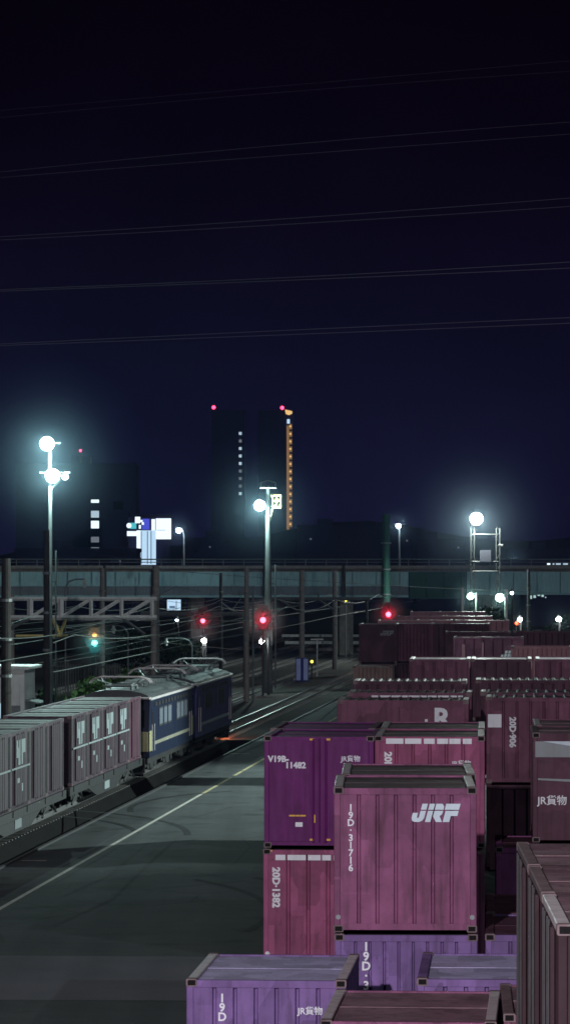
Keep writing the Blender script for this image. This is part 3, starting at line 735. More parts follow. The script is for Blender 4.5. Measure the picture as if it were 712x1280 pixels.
        for q in (-.28,.28):
            b.path([(-1.28,yc+q,3.98),(-1.12,yc+q,4.14),(-.85,yc+q,4.22),(.85,yc+q,4.22),(1.12,yc+q,4.14),(1.28,yc+q,3.98)], .035)
        b.build('pantograph_horn', M['railworn'], pg)
    return t
loco(147.4, 'blue electric locomotive with cream end and six pale windows, coupled behind the leading one', 'locoblue', True)
loco(164.4, 'dark violet blue electric locomotive at the head of the freight train', 'locoblue2', False)

# ------------------------------------------------------------------ lamps
def point(name, p, power, col, rad=.06, spot=None):
    ld = bpy.data.lights.new(name, 'POINT' if spot is None else 'SPOT'); ld.energy = power; ld.color = col; ld.shadow_soft_size = rad
    o = bpy.data.objects.new(name, ld); COL.objects.link(o); o.location = p
    if spot:
        ld.spot_size = R(spot); ld.spot_blend = .4; o.rotation_euler = Vector((0,-1,-.12)).to_track_quat('-Z','Y').to_euler()
    return o
MIST = {}
def mist(p, r, dens, tint=(.62,.86,1)):      # mist ball added round a lamp to make its halo
    if (dens, r) not in MIST:
        hm = bpy.data.materials.new('halo_mist'); hm.use_nodes = True; n_ = hm.node_tree; n_.nodes.clear()
        o_ = n_.nodes.new('ShaderNodeOutputMaterial'); v_ = n_.nodes.new('ShaderNodeVolumePrincipled'); n_.links.new(v_.outputs[0], o_.inputs['Volume'])
        v_.inputs['Color'].default_value = (*tint,1); v_.inputs['Anisotropy'].default_value = 0; MIST[(dens, r)] = hm
        tc_ = n_.nodes.new('ShaderNodeTexCoord'); ln2 = n_.nodes.new('ShaderNodeVectorMath'); ln2.operation = 'LENGTH'; n_.links.new(tc_.outputs['Object'], ln2.inputs[0])
        mr_ = n_.nodes.new('ShaderNodeMapRange'); mr_.inputs[1].default_value = 0; mr_.inputs[2].default_value = r*.98; mr_.inputs[3].default_value = 1; mr_.inputs[4].default_value = 0; n_.links.new(ln2.outputs['Value'], mr_.inputs[0])
        pw_ = n_.nodes.new('ShaderNodeMath'); pw_.operation = 'POWER'; pw_.inputs[1].default_value = 1.7; n_.links.new(mr_.outputs[0], pw_.inputs[0])
        mu_ = n_.nodes.new('ShaderNodeMath'); mu_.operation = 'MULTIPLY'; mu_.inputs[1].default_value = dens; n_.links.new(pw_.outputs[0], mu_.inputs[0]); n_.links.new(mu_.outputs[0], v_.inputs['Density'])
    b = MB(); b.ball((0,0,0), r, k=20, m=12); o = b.build('haze', MIST[(dens, r)]); o.location = p
    tag(o, 'mist ball added to make the halo round a lamp', 'haze', kind='stuff'); return o
def flood_head(parent, c, r, mat_, toward=(0,-1,-.25)):
    d = Vector(toward).normalized(); c = Vector(c)
    b = MB(); b.tube(c-d*(r*1.1), c-d*.02, r*.45, r*1.02, k=16); h = b.build('lamp_housing', M['steel'], parent)
    u = d.orthogonal().normalized(); w_ = d.cross(u)
    b = MB(); b.ball((0,0,0), r, k=18, m=12)
    b.v = [tuple(c+u*p[0]+w_*p[1]+d*(p[2]*.6)) for p in b.v]; ln_ = b.build('lamp_lens', M[mat_], h)
    return c+d*(r*.85)
PW = dict(left=4600, mid=5500, right=13000)

def lattice_lamp_pole(name, label, cat, px, D, ytop, r0, r1, mat_='steel'):
    x = X(px, D); zt = Z(ytop, D)
    t = thing(name, label, cat, (x, D, 0), 0)
    b = MB(); b.tube((0,0,0),(0,0,zt), r0, r1, k=12); b.build('pole', M[mat_], t)
    return t, zt
# left twin flood pole
t, zt = lattice_lamp_pole('floodlight_pole', 'slim steel pole with two floodlights one above the other, behind the train on the left', 'floodlight', 63, 180, 548, .13, .09, 'polepaint')
b = MB(); b.tube((.28,.05,.4),(.28,.05,zt-5.6),.045); 
for q in range(6): b.box(0,.30,.0,.06,1+q*1.4,1.05+q*1.4)
b.build('cable_conduit', M['polepaint'], t)
b = MB(); b.box(-.5,1.0,-.25,.25,zt-1.75,zt-1.68); b.bar((0,0,zt-2.6),(.8,0,zt-1.75),.03); b.bar((-.4,0,zt-.2),(.5,0,zt-.2),.04); b.build('lamp_bracket', M['steel'], t)
l1 = flood_head(t, (X(59.5,180)-X(63,180),-.3,Z(555,180)), .35, 'lamp'); l2 = flood_head(t, (X(66.5,180)-X(63,180),-.3,Z(595,180)), .36, 'lamp')
l3 = flood_head(t, (X(82,180)-X(63,180),-.2,Z(596,180)), .16, 'lampsmall', (.4,-1,-.2))
bx = Vector((X(63,180),180,0))
TEAL = (.66,1,.95)
mist(bx+l1, 4.6, .0027); mist(bx+l2, 4.6, .0027)
point('floodlight_upper_left', bx+l1, PW['left'], TEAL); point('floodlight_lower_left', bx+l2, PW['left'], TEAL)
# middle flood pole with yellow cage
t, zt = lattice_lamp_pole('floodlight_pole', 'concrete and steel pole with one floodlight and a yellow work cage, above the red signal', 'floodlight', 335, 248, 606, .32, .14, 'polepaint')
b = MB(); b.tube((.5,.1,.3),(.5,.1,zt-5.5),.06)
for q in range(6): b.box(.2,.55,.05,.12,1+q*1.3,1.06+q*1.3)
b.build('cable_conduit', M['polepaint'], t)
b = MB(); b.box(-.55,.55,-.5,.5,zt-.25,zt-.15,.02); b.tube((-.5,0,zt-.15),(-.5,0,zt+.15),.05); b.tube((.5,0,zt-.15),(.5,0,zt+.15),.05); b.path([(-.5,0,zt+.15),(0,0,zt+.3),(.5,0,zt+.15)],.05); b.build('lamp_platform', M['steel'], t)
b = MB(); c0, c1, zz0, zz1 = X(341,248)-X(335,248), X(351,248)-X(335,248), Z(634,248), Z(619,248)
for xx in (c0,(c0+c1)/2,c1): b.bar((xx,0,zz0),(xx,0,zz1),.055); 
for zz in (zz1,(zz0*.45+zz1*.55),zz0): b.bar((0 if zz == zz1 else c0,0,zz),(c1,0,zz),.055)
b.bar((c0,.0,zz0-.05),(.1,0,zz0-1.0),.05); b.build('work_cage', M['cageyellow'], t)
b = MB(); b.box(-.32,.32,-.75,-.42,3.3,4.5,.03); b.build('switch_box', M['steel'], t)
l = flood_head(t, (X(324.5,248)-X(335,248),-.3,Z(632,248)), .38, 'lamp'); mist(Vector((X(335,248),248,0))+l, 5.2, .0042); point('floodlight_middle', Vector((X(335,248),248,0))+l, PW['mid'], TEAL)
# right flood on a portal
D = 322
t = thing('floodlight_gantry', 'tall two legged steel gantry with a floodlight on top, at the right by the overpass', 'floodlight', (X(606,D),D,0), 0)
xa, xb = X(590,D)-X(606,D), X(622,D)-X(606,D)
for xx, yt in ((xa,655),(xb,660)):
    b = MB(); zt = Z(yt,D)
    for dx in (-.16,.16): b.bar((xx+dx,0,0),(xx+dx,0,zt),.032)
    q = 0.3
    while q < zt-.6: b.bar((xx-.16,0,q),(xx+.16,0,q+.5),.014); b.bar((xx+.16,0,q+.5),(xx-.16,0,q+1.0),.014); q += 1.0
    b.build('leg', M['nearblack'], t)
for yt in (668,702,714):
    b = MB(); b.bar((xa,0,Z(yt,D)),(xb,0,Z(yt,D)),.04); b.build('crossbeam', M['nearblack'], t)
b = MB(); b.box(X(599,D)-X(606,D),X(613,D)-X(606,D),-.15,-.08,Z(702,D),Z(687.5,D),.01); b.build('blank_sign_plate', M['glowboard2'], t)
b = MB(); b.tube((X(623,D)-X(606,D),-.2,Z(681,D)),(X(628,D)-X(606,D),-.4,Z(682,D)),.12); b.build('loudspeaker', M['nearblack'], t)
l = flood_head(t, (X(594.5,D)-X(606,D),-.4,Z(648.5,D)), .56, 'lampwarm'); mist(Vector((X(606,D),D,0))+l, 7.5, .0027); point('floodlight_right', Vector((X(606,D),D,0))+l, PW['right'], (.88,1,.94), .08)

def street_lamp(label, px, py, D, zb, r, h_arm=0.5, mat_='lampsmall', power=0, col=(.7,.88,1), polemat='steel', group=None):
    x = X(px, D); zl = Z(py, D)
    t = thing('street_lamp', label, 'street lamp', (x, D, zb), 0, group)
    b = MB(); b.tube((h_arm,0,0),(h_arm,0,zl-zb-.4),.10,.07); b.path([(h_arm,0,zl-zb-.4),(h_arm*.6,0,zl-zb+.15),(0,0,zl-zb+.2)],.06); b.build('pole', M[polemat], t)
    b = MB(); b.box(-.3,.3,-.18,.18,zl-zb+.12,zl-zb+.26,.05); hd = b.build('lamp_head', M['steel'], t)
    b = MB(); b.ball((0,-.05,zl-zb), r, k=14, m=10); b.build('lamp_lens', M[mat_], hd)
    if power: mist((x, D-.5-r, zl), 2.6, .020)
    if power: point('street_lamp_light', (x, D-.5-r, zl), power, col, .15)
street_lamp('bluish street lamp on the overpass next to the lit white sign', 223.5, 663, 343, 8.6, .26, power=260)
street_lamp('bluish street lamp on the overpass beside the dark green pillar', 497.5, 657.5, 362, 8.6, .25, h_arm=.1, power=300)
street_lamp('low bluish street lamp on the overpass right of the gantry', 641.5, 705, 372, 8.3, .24, h_arm=.1, power=300)
def yard_lamp(label, px, py, D, r, mat_, power, col, h_off=.0, polemat='steel'):
    x, z = X(px, D), Z(py, D); t = thing('yard_lamp', label, 'yard lamp', (x, D, 0), 0)
    b = MB(); b.tube((h_off,.2,0),(h_off,.2,z+.3),.09); b.tube((h_off,.2,z+.2),(0,0,z+.2),.04); b.build('pole', M[polemat], t)
    b = MB(); b.tube((0,.0,z+.05),(0,0,z+.35),r*1.2,r*.5); hd = b.build('lamp_shade', M['steel'], t)
    b = MB(); b.ball((0,-.05,z), r, k=12, m=8); b.build('lamp_bulb', M[mat_], hd)
    if power > 50: mist((x, D-.4-r, z-.1), 2.4, .016)
    if power: point('yard_lamp_light', (x, D-.4-r, z-.1), power, col, .12)
GW = (.70,1,.78)
yard_lamp('greenish white yard lamp under the overpass at the left foot of the gantry', 587.5, 745, 318, .30, 'greenwhite', 420, GW, .5)
yard_lamp('brighter greenish white yard lamp over the dark shrubs under the overpass', 624, 747, 312, .36, 'greenwhite', 520, GW, .5)
yard_lamp('small dim lamp right of the pale green post', 639, 741, 300, .14, 'lampsmall', 0, GW, .05, 'darksteel')
yard_lamp('small white lamp beyond the shrubs above a red light', 649, 774, 330, .22, 'lampwarm', 60, (1,.9,.85), .1, 'darksteel')
yard_lamp('small white lamp near the right edge beyond the containers', 697.5, 773.5, 330, .24, 'lampwarm', 60, (1,.9,.85), .1, 'darksteel')
yard_lamp('small white shunting lamp under the left red signal', 255, 800.5, 262, .20, 'lampwarm', 40, (.9,.9,1), .1, 'darksteel')
yard_lamp('small white shunting lamp under the middle red signal', 327, 801.5, 244, .17, 'lampwarm', 40, (.9,.9,1), .45, 'darksteel')
yard_lamp('small bluish lamp on a low mast among the wires left of the first red signal', 221, 775, 300, .12, 'lampsmall', 0, GW, .1, 'darksteel')
# pale lit posts
for px, y0, D, lab in ((577.5,735,300,'pale green steel post left of the greenish lamp under the overpass'),(632,736,300,'tall pale green steel post right of the dark shrubs')):
    t = thing('steel_post', lab, 'post', (X(px,D),D,0)); b = MB(); b.box(-.09,.09,-.09,.09,0,Z(y0,D),.01); b.build('shaft', M['hut'], t)
    b = MB(); b.box(-.16,.16,-.16,.16,0,.1,.02); b.build('base_plate', M['concrete'], t)
    b = MB(); b.box(-.2,.2,-.12,.12,Z(y0,D),Z(y0,D)+.06,.01); b.build('cap', M['steel'], t)
b = MB()

# ------------------------------------------------------------------ railway signals
def signal(label, px, py, D, lit, r, power, col, extra=None, pole_dx=.0, ptop=None, sub=None):
    x, z = X(px, D), Z(py, D); t = thing('railway_signal', label, 'signal', (x, D, 0))
    b = MB(); b.tube((pole_dx,.25,0),(pole_dx,.25,z+.9),.075); 
    for q in range(int(z*2)): b.box(pole_dx-.2,pole_dx+.2,.33,.36,.5+q*.45,.53+q*.45)
    b.build('pole', M['darksteel'] if pole_dx == 0 else M['steel'], t)
    b = MB(); b.box(-.34,.34,-.02,.22,z-.6,z+1.0,.06); hd = b.build('signal_head', M['darksteel'], t)
    for k_, dz in enumerate((0,.52)):
        b = MB(); b.tube((0,-.061,z+dz),(0,-.075,z+dz),r*1.15 if k_ == 0 else r,k=18); b.build('lens_rim', M['darksteel'], hd)
        mm = M[lit] if k_ == 0 else (M[extra] if extra else M['hole'])
        b = MB(); b.ball((0,-.03,z+dz), r if k_ == 0 else (r*.8 if extra else .15), k=14, m=10); b.build('lens', mm, hd)
    b = MB(); b.tube((0,-.025,z+.2),(0,-.055,z+.2),.62,k=24); b.build('glow_board', M['glowboard'], hd)  # round board added behind the lens to catch its glow
    mist((x, D-.34, z), 1.9, .15, (1,1,1))
    if sub: mist((x, D-.34, z+.52), 1.2, .10, (1,1,1))
    point('signal_light', (x, D-.34, z), power, col, .06)
    if sub: point('signal_light', (x, D-.34, z+.52), sub[0], sub[1], .1)
    return t
RED = (1,.02,.06)
signal('red railway signal on a thin pole, left one of the two between the poles', 253.5, 776, 262, 'redcore', .17, 34, RED)
signal('bright red railway signal in front of the floodlight pole with the yellow cage', 328.5, 775, 243, 'redcore', .20, 80, RED)
signal('red railway signal above the far dark containers near the overpass', 485, 768, 297, 'redcore', .22, 80, RED)
signal('teal green railway signal with an orange light above it, on a thin pole at left', 118.5, 804, 232, 'teal', .20, 45, (.05,.85,.9), extra='orange', sub=(22,(1,.45,.08)))
t = thing('marker_light', 'tiny red marker light below the small white lamp beyond the shrubs', 'marker light', (X(645,326),326,0))
b = MB(); b.tube((0,.1,0),(0,.1,Z(779,326)),.05); b.build('post', M['darksteel'], t); b = MB(); b.ball((0,0,Z(779,326)),.16); b.build('lens', M['taillamp'], t)
for px, py, D, lab in ((432,750.5,330,'small yellow indicator hung under the portal beam by the overpass'),(389.5,827,278,'small yellow indicator by the pale blue panels')):
    t = thing('indicator_light', lab, 'indicator', (X(px,D),D,0)); z = Z(py,D)
    b = MB(); b.tube((0,.12,0),(0,.12,z+.2),.05); b.build('post', M['darksteel'], t); b = MB(); b.box(-.3,.3,-.05,.1,z-.28,z+.32,.05); b.build('housing', M['darksteel'], t)
    b = MB(); b.ball((0,-.08,z),.11); b.build('lens', M['yellowdot'], t)

# ------------------------------------------------------------------ poles, portals
def pole(label, px, D, ytop, r, m, name='catenary_pole', bands=True, taper=.8, group='poles along the tracks'):
    t = thing(name, label, 'pole', (X(px,D),D,0), 0, group); zt = Z(ytop, D)
    b = MB(); b.tube((0,0,0),(0,0,zt), r, r*taper, k=12); b.build('shaft', M[m], t)
    if bands:
        for q in (.45,.62,.8):
            b = MB(); b.tube((0,0,zt*q),(0,0,zt*q+.12), r*1.12, k=12); b.build('clamp_band', M['steel'], t)
    return t, zt
pole('thick dark utility pole at the far left edge with a thin conduit', 8, 152, 698, .24, 'wood')
t, zt = pole('thick dark timber pole just left of the slim twin floodlight pole', 58.5, 172, 663, .165, 'wood')
pole('pale concrete pole rising behind the blue engine roof at left', 195, 204, 707, .23, 'concrete')
t, zt = pole('slim grey pole between the red signals, nearest to the engine', 308, 233, 709, .18, 'concrete')
b = MB(); b.tube((.42,0,0),(.42,0,zt-1.2),.06); b.build('conduit', M['steel'], t)
pole('steel pole behind the pale blue panels', 377, 275, 713, .23, 'concrete')
pole('plain steel pole right of the pale blue panels', 418, 304, 714, .22, 'concrete')
pole('dark green pillar rising above the overpass by the street lamp', 482, 330, 643, .42, 'girdergreen')
pole('dark pole right of the gantry under the overpass', 660, 318, 712, .17, 'darksteel')
pole('thin dark pole behind the first red signal', 276, 300, 716, .16, 'darksteel')
pole('thin pole standing left of the fence beyond the train', 128, 262, 710, .20, 'concrete')

def portal(label, D, px0, px1, yt, yb, posts, diag=True, r=.06, bright=None):
    t = thing('catenary_portal', label, 'portal beam', (X(px0,D),D,0)); x0 = 0; x1 = X(px1,D)-X(px0,D)
    zt, zb = Z(yt,D), Z(yb,D)
    b = MB(); b.bar((x0,0,zt),(x1,0,zt),r); b.bar((x0,0,zb),(x1,0,zb),r*1.25); b.build('chords', M['hut'] if bright else M['steel'], t)
    for k_, p in enumerate(posts):
        xx = X(p,D)-X(px0,D); b = MB(); b.bar((xx,0,zb),(xx,0,zt),r*(1.6 if bright and k_ in bright else 1)); b.build('beam_post', M['hut'] if bright else M['steel'], t)
        if diag and k_+1 < len(posts):
            xn = X(posts[k_+1],D)-X(px0,D); b = MB(); b.bar((xx,0,zb),(xn,0,zt),r*.9); b.build('beam_diagonal', M['hut'] if bright else M['steel'], t)
    return t, zt, zb
t, zt, zb = portal('long lattice portal beam over the tracks at left, with white diagonals', 197, 12, 196, 748.5, 772, (38,76,114,152,190), bright=(0,1), r=.075)
def rel(px, py, D=197, b0=12): return (X(px,D)-X(b0,D), 0, Z(py,D))
b = MB(); b.bar(rel(67,774),rel(75,795),.07); b.bar(rel(83,772),rel(75,795),.06); b.bar(rel(20,795),rel(85,794.5),.05); b.build('insulator_hanger', M['cageyellow'], t)
b = MB(); b.bar(rel(14,785),rel(40,772),.06); b.bar(rel(152,772),rel(180,792),.06); b.build('knee_brace', M['steel'], t)
for xx in (8+6, 192):
    b = MB(); q = rel(xx,748); b.tube((q[0],.3,0),(q[0],.3,q[2]+.2),.20,.16); b.build('portal_leg', M['concrete'], t)
t, zt, zb = portal('thin portal beam running behind the red signals to the overpass pole', 272, 176, 312, 766.5, 768.2, (), diag=False, r=.07)
R2 = lambda px, py: rel(px, py, 272, 176)
b = MB(); b.path([R2(276,753), R2(290,763), R2(303,768), R2(306,776)], .08); b.path([R2(290,763), R2(301,748)],.05); b.path([R2(186,767),R2(196,745),R2(220,733),R2(253,740)],.045); b.build('bracket_arm', M['steel'], t)
b = MB(); q = R2(306,766); b.tube((q[0],.3,0),(q[0],.3,q[2]),.14); q = R2(192,766); b.tube((q[0],.3,0),(q[0],.3,q[2]+2),.14); b.build('portal_leg', M['steel'], t)
t, zt, zb = portal('thin portal beam linking the two poles right of the middle red signal', 300, 330, 462, 747.5, 749.2, (), diag=False, r=.06)
R3 = lambda px, py: rel(px, py, 300, 330)
b = MB(); b.bar(R3(346,748),R3(378,767),.06); b.bar(R3(396,748),R3(418,763),.06); b.bar(R3(398,741),R3(398,748),.05); b.build('knee_brace', M['steel'], t)
b = MB()
for px in (334,458): q = R3(px,748); b.tube((q[0],.2,0),(q[0],.2,q[2]),.12)
b.build('portal_leg', M['darksteel'], t)
# curved bracket masts
for px, D, yt, yb, reach, lab in ((160,230,782,815,-18,'curved bracket mast right of the teal signal'),(240,250,798,838,-32,'low curved bracket mast behind the leading engine roof'),
                                  (82,215,724,760,24,'square topped bracket frame left of the long lattice portal')):
    t = thing('bracket_mast', lab, 'bracket mast', (X(px,D),D,0)); zt = Z(yt,D); rx = X(px+reach,D)-X(px,D); s = 1 if rx > 0 else -1
    b = MB(); b.path([(0,0,0),(0,0,zt-.5),(s*.2,0,zt-.15),(s*.6,0,zt),(rx,0,zt)],.055); b.build('mast', M['steel'], t)
    b = MB(); b.tube((rx,0,zt-.5),(rx,0,zt),.09); b.tube((rx,0,zt-.3),(rx,0,zt-.2),.16); b.build('insulator', M['hut'], t)

# pale blue panels
D = 272; t = thing('blue_panel_sign', 'two upright pale blue panels with a dark gap at the foot of a pole', 'sign', (X(377,D),D,0))
for a, c in ((370,375.5),(379,384.5)):
    b = MB(); b.box(X(a,D)-X(377,D),X(c,D)-X(377,D),-.04,.0,.12,Z(823.5,D),.01); pn = b.build('panel', M['bluepanel'], t)
b = MB(); b.box(X(369,D)-X(377,D),X(385.5,D)-X(377,D),.01,.06,.02,Z(822.5,D)); b.build('backboard', M['navy'], t)
t = thing('signpost', 'thin white post with a short crossbar right of the pale blue panels', 'post', (X(396,285),285,0)); zt = Z(800,285)
b = MB(); b.tube((0,0,0),(0,0,zt),.05); b.build('post', M['hut'], t); b = MB(); b.box(-.5,.5,-.03,.03,zt,zt+.1); b.build('crossbar', M['hut'], t)

# guard rails beyond the tracks
def guard(label, D, px0, px1, py, h=.3):
    x0, x1, z = X(px0,D), X(px1,D), Z(py,D); z = max(z,.5)
    t = thing('guard_rail', label, 'guard rail', (x0,D,0)); L_ = x1-x0
    b = MB(); n = max(2,int(L_/2))
    for i in range(n): 
        u0, u1 = L_*i/n, L_*(i+1)/n; w0 = .14*math.sin(i*1.3); w1 = .14*math.sin((i+1)*1.3)
        b.hexa([(u0,w0*3,z-h),(u1,w1*3,z-h),(u1,w1*3+.05,z-h),(u0,w0*3+.05,z-h),(u0,w0*3-.04,z),(u1,w1*3-.04,z),(u1,w1*3+.05,z),(u0,w0*3+.05,z)])
    b.build('rail_beam', M['hut'], t)
    for i in range(0,n+1,2):
        b = MB(); u = L_*i/n; b.tube((u,.15,0),(u,.15,z-.02),.06); b.build('post', M['steel'], t)
guard('pale guard rail highest of the three beyond the tracks, left of the far containers', 420, 352, 449, 793)
guard('pale guard rail middle of the three beyond the tracks', 392, 356, 450, 801.5, .32)
guard('pale guard rail lowest of the three beyond the tracks', 360, 376, 449, 812)
guard('pale guard rail at the right edge beyond the containers', 365, 664, 730, 787)

# ------------------------------------------------------------------ overpass
t = thing('overpass', 'long teal steel girder overpass crossing the whole width behind the yard', 'overpass', (0,350,0), math.atan(.0)+R(3.0))
zb, zt = 5.75, 8.25
b = MB(); b.box(-90,100,0,9,zt-.1,zt+.2,.0); b.build('deck_slab', M['concrete'], t)
b = MB(); b.box(-90,12.0,-.02,.4,zb,zt-.12); 
x = -90
while x < 12: b.box(x,x+.12,-.16,-.021,zb+1.12,zt-.13); x += 2.3
b.box(-90,12,-.10,-.021,zb+1.0,zb+1.11)
b.box(-90,12,-.25,.5,zb-.10,zb-.002); b.build('girder', M['girder'], t)
b = MB(); b.box(-90,12,-.05,-.0205,zb+.12,zb+.98); x = -90
while x < 12: b.box(x,x+.3,-.12,-.051,zb+.13,zb+.97); x += 4.6
b.build('lower_girder', M['girderlow'], t)
b = MB(); b.box(12.1,17.6,-.02,.4,zb-.15,zt-.12); b.box(12.1,17.6,-.25,.5,zb-.25,zb-.152)
for q in range(4): b.box(12.1+q*1.7,12.22+q*1.7,-.16,-.021,zb,zt-.13)
b.build('girder', M['girdergreen'], t)
b = MB(); b.box(17.7,100,-.02,.4,zb+.25,zt-.12); x = 17.7
while x < 100: b.box(x,x+.12,-.16,-.021,zb+.3,zt-.13); x += 2.3
b.box(17.7,100,-.25,.5,zb+.15,zb+.248); b.build('girder', M['girder'], t)
b = MB(); b.box(-90,100,-.35,.05,zt+.205,zt+.5); b.build('parapet', M['concrete'], t)
b = MB(); b.bar((-90,-.15,zt+1.1),(100,-.15,zt+1.1),.045); b.bar((-90,-.15,zt+.82),(100,-.15,zt+.82),.03); x = -90
while x < 100: b.bar((x,-.15,zt+.48),(x,-.15,zt+1.1),.035); x += 2.0
b.build('railing', M['steel'], t)
for x in (-74,-52,-30,-8.5,6,20,42,66):
    for y0 in (.8,6.6): b = MB(); b.box(x-.7,x+.7,y0,y0+1.4,-.2,zb-.101,.1); b.build('pier', M['concrete'], t)
    b = MB(); b.box(x-1,x+1,.52,8.5,zb-.09,zt-.101,.0); b.build('pier_cap', M['concrete'], t)
for px in (128,190,330,430,482):
    b = MB(); x = X(px,345); b.bar((x,-.3,zb-.2),(x,-.3,zt+.5),.14); b.build('drain_pipe', M['darksteel'], t)

# ------------------------------------------------------------------ hut, fences, grass, trees
D = 178
t = thing('trackside_hut', 'small white flat roofed hut with an awning at the left edge behind the train', 'hut', (X(22,D),D,0), R(-6))
zr = Z(833,D); w0, w1 = X(-10,D)-X(22,D), X(31,D)-X(22,D)
b = MB(); b.box(w0,w1,0,3,0,zr-.15); b.build('wall', M['hut'], t)
b = MB(); b.box(w0-.2,w1+.3,-.35,3.3,zr-.15,zr+.02,.03); b.build('roof', M['hut'], t)
b = MB(); b.hexa([(w1+.01,.2,2.1),(w1+.75,.2,1.95),(w1+.75,2.4,1.95),(w1+.01,2.4,2.1),(w1+.01,.2,2.18),(w1+.75,.2,2.03),(w1+.75,2.4,2.03),(w1+.01,2.4,2.18)]); b.build('awning', M['steel'], t)
b = MB(); b.box(w1-.75,w1-.2,-.03,-.002,.1,1.9); dr = b.build('door', M['steel'], t)
b = MB(); b.tube((w1-.28,-.06,1.0),(w1-.28,-.03,1.0),.03); b.build('handle', M['darksteel'], dr)
b = MB(); b.box(w0+.3,w0+.95,-.03,-.002,1.1,2.0); b.build('window', M['win'], t)
def bar_fence(label, px0, px1, D, h, n, m='fence'):
    x0, x1 = X(px0,D), X(px1,D); t = thing('bar_fence', label, 'fence', (x0,D,0)); L_ = x1-x0
    b = MB()
    for i in range(n+1): u = L_*i/n; b.box(u-.025,u+.025,-.02,.02,.1,h)
    b.build('bars', M[m], t)
    b = MB(); b.bar((0,.04,h-.15),(L_,.04,h-.15),.03); b.bar((0,.04,.3),(L_,.04,.3),.03); b.build('fence_rail', M[m], t)
    for i in range(0,n+1,6): b = MB(); u = L_*i/n; b.box(u-.05,u+.05,.03,.13,0,h+.1); b.build('fence_post', M[m], t)
bar_fence('tall dark bar fence behind the grass strip left of the teal signal', 66, 150, 215, 2.9, 26)
bar_fence('low pale picket fence beside the white hut', 34, 54, 181, 1.7, 6, 'steel')
def leaves(b, c, r, n, size, flat=1.0, rng=random):
    for _ in range(n):
        while True:
            p = Vector((rng.uniform(-1,1), rng.uniform(-1,1), rng.uniform(-1,1)))
            if p.length < 1: break
        q = Vector(c)+Vector((p.x*r, p.y*r, p.z*r*flat)); a = Vector((rng.gauss(0,1),rng.gauss(0,1),rng.gauss(0,1))).normalized()
        u = a.orthogonal().normalized(); w = a.cross(u); s = size*rng.uniform(.5,1.3)
        b.quad(q-u*s-w*s*.5, q+u*s*.2-w*s*.6, q+u*s+w*s*.4, q-u*s*.3+w*s*.6)
def tree(label, px, D, ytop, rad, cat='tree', m='leafdark', name='tree', n=10, dens=150, size=.16, group='dark shrubs and trees around the yard'):
    t = thing(name, label, cat, (X(px,D),D,0), 0, group); zt = Z(ytop,D); rg = random.Random(px*7+D)
    b = MB(); b.tube((0,0,0),(.1,0,zt*.4),.14,.09); b.tube((.1,0,zt*.4),(-.1,.1,zt*.75),.09,.04)
    for k_ in range(5): a = rg.uniform(0,6.28); b.tube((.05,0,zt*(.25+.08*k_)),(math.cos(a)*rad*.7,math.sin(a)*rad*.7,zt*(.45+.09*k_)),.05,.02)
    b.build('trunk', M['bark'], t)
    b = MB()
    for k_ in range(n):
        a = rg.uniform(0,6.28); h = rg.uniform(.3,.92); rr = rad*rg.uniform(.1,.75)*(1-.4*abs(h-.5)*2)
        leaves(b, (math.cos(a)*rr, math.sin(a)*rr, zt*h), rad*rg.uniform(.28,.48), dens, size, .8, rg)
    leaves(b, (0,0,zt*.86), rad*.4, dens, size, .8, rg)
    b.build('crown', M[m], t)
tree('dark bushy tree under the greenish lamps by the gantry', 608, 306, 758, 2.4)
tree('smaller dark bush left of the tall pale green post', 622, 300, 765, 1.5, 'bush', name='bush', n=7)
tree('dark bush at the right edge below the distant lights', 706, 345, 770, 2.2, 'bush', name='bush')
tree('leafy green bush behind the pantograph of the trailing engine', 161, 242, 838, 1.3, 'bush', 'leaf', 'bush', n=8)
tree('low green bush beside the bar fence beyond the train', 128, 205, 858, 1.4, 'bush', 'leaf', 'bush', n=7)
tree('broad low green bush standing close behind the train below the teal signal', 112, 188, 848, 1.7, 'bush', 'leaf', 'bush', n=9)
tree('light green bush between the fence and the blue engine', 146, 196, 850, 1.3, 'bush', 'leaf', 'bush', n=8)
tree('dark low bush by the white hut', 58, 188, 862, 1.2, 'bush', 'leafdark', 'bush', n=7)
tree('dark bush behind the poles left of the first red signal', 222, 300, 800, 2.4, 'bush', 'leafdark', 'bush')
tree('round dark tree beside the lattice portal right of the teal signal', 160, 285, 792, 2.6, 'tree', 'leafdark')
gb = MB(); rg = random.Random(3)
for _ in range(5200):
    D_ = rg.uniform(150, 262); off = -35.6+rg.gauss(0,.75)+.02*(D_-200); p = yard(off, D_); h = rg.uniform(.15,.6); a = rg.uniform(0,6.28); s = rg.uniform(.03,.07)
    dx, dy = math.cos(a)*s, math.sin(a)*s; lx, ly = rg.gauss(0,.12), rg.gauss(0,.12)
    gb.tri((p.x-dx,p.y-dy,-.02),(p.x+dx,p.y+dy,-.02),(p.x+lx,p.y+ly,h))
tag(gb.build('grass', M['leaf']), 'rough green grass strip growing beyond the train by the fence', 'grass', kind='stuff')

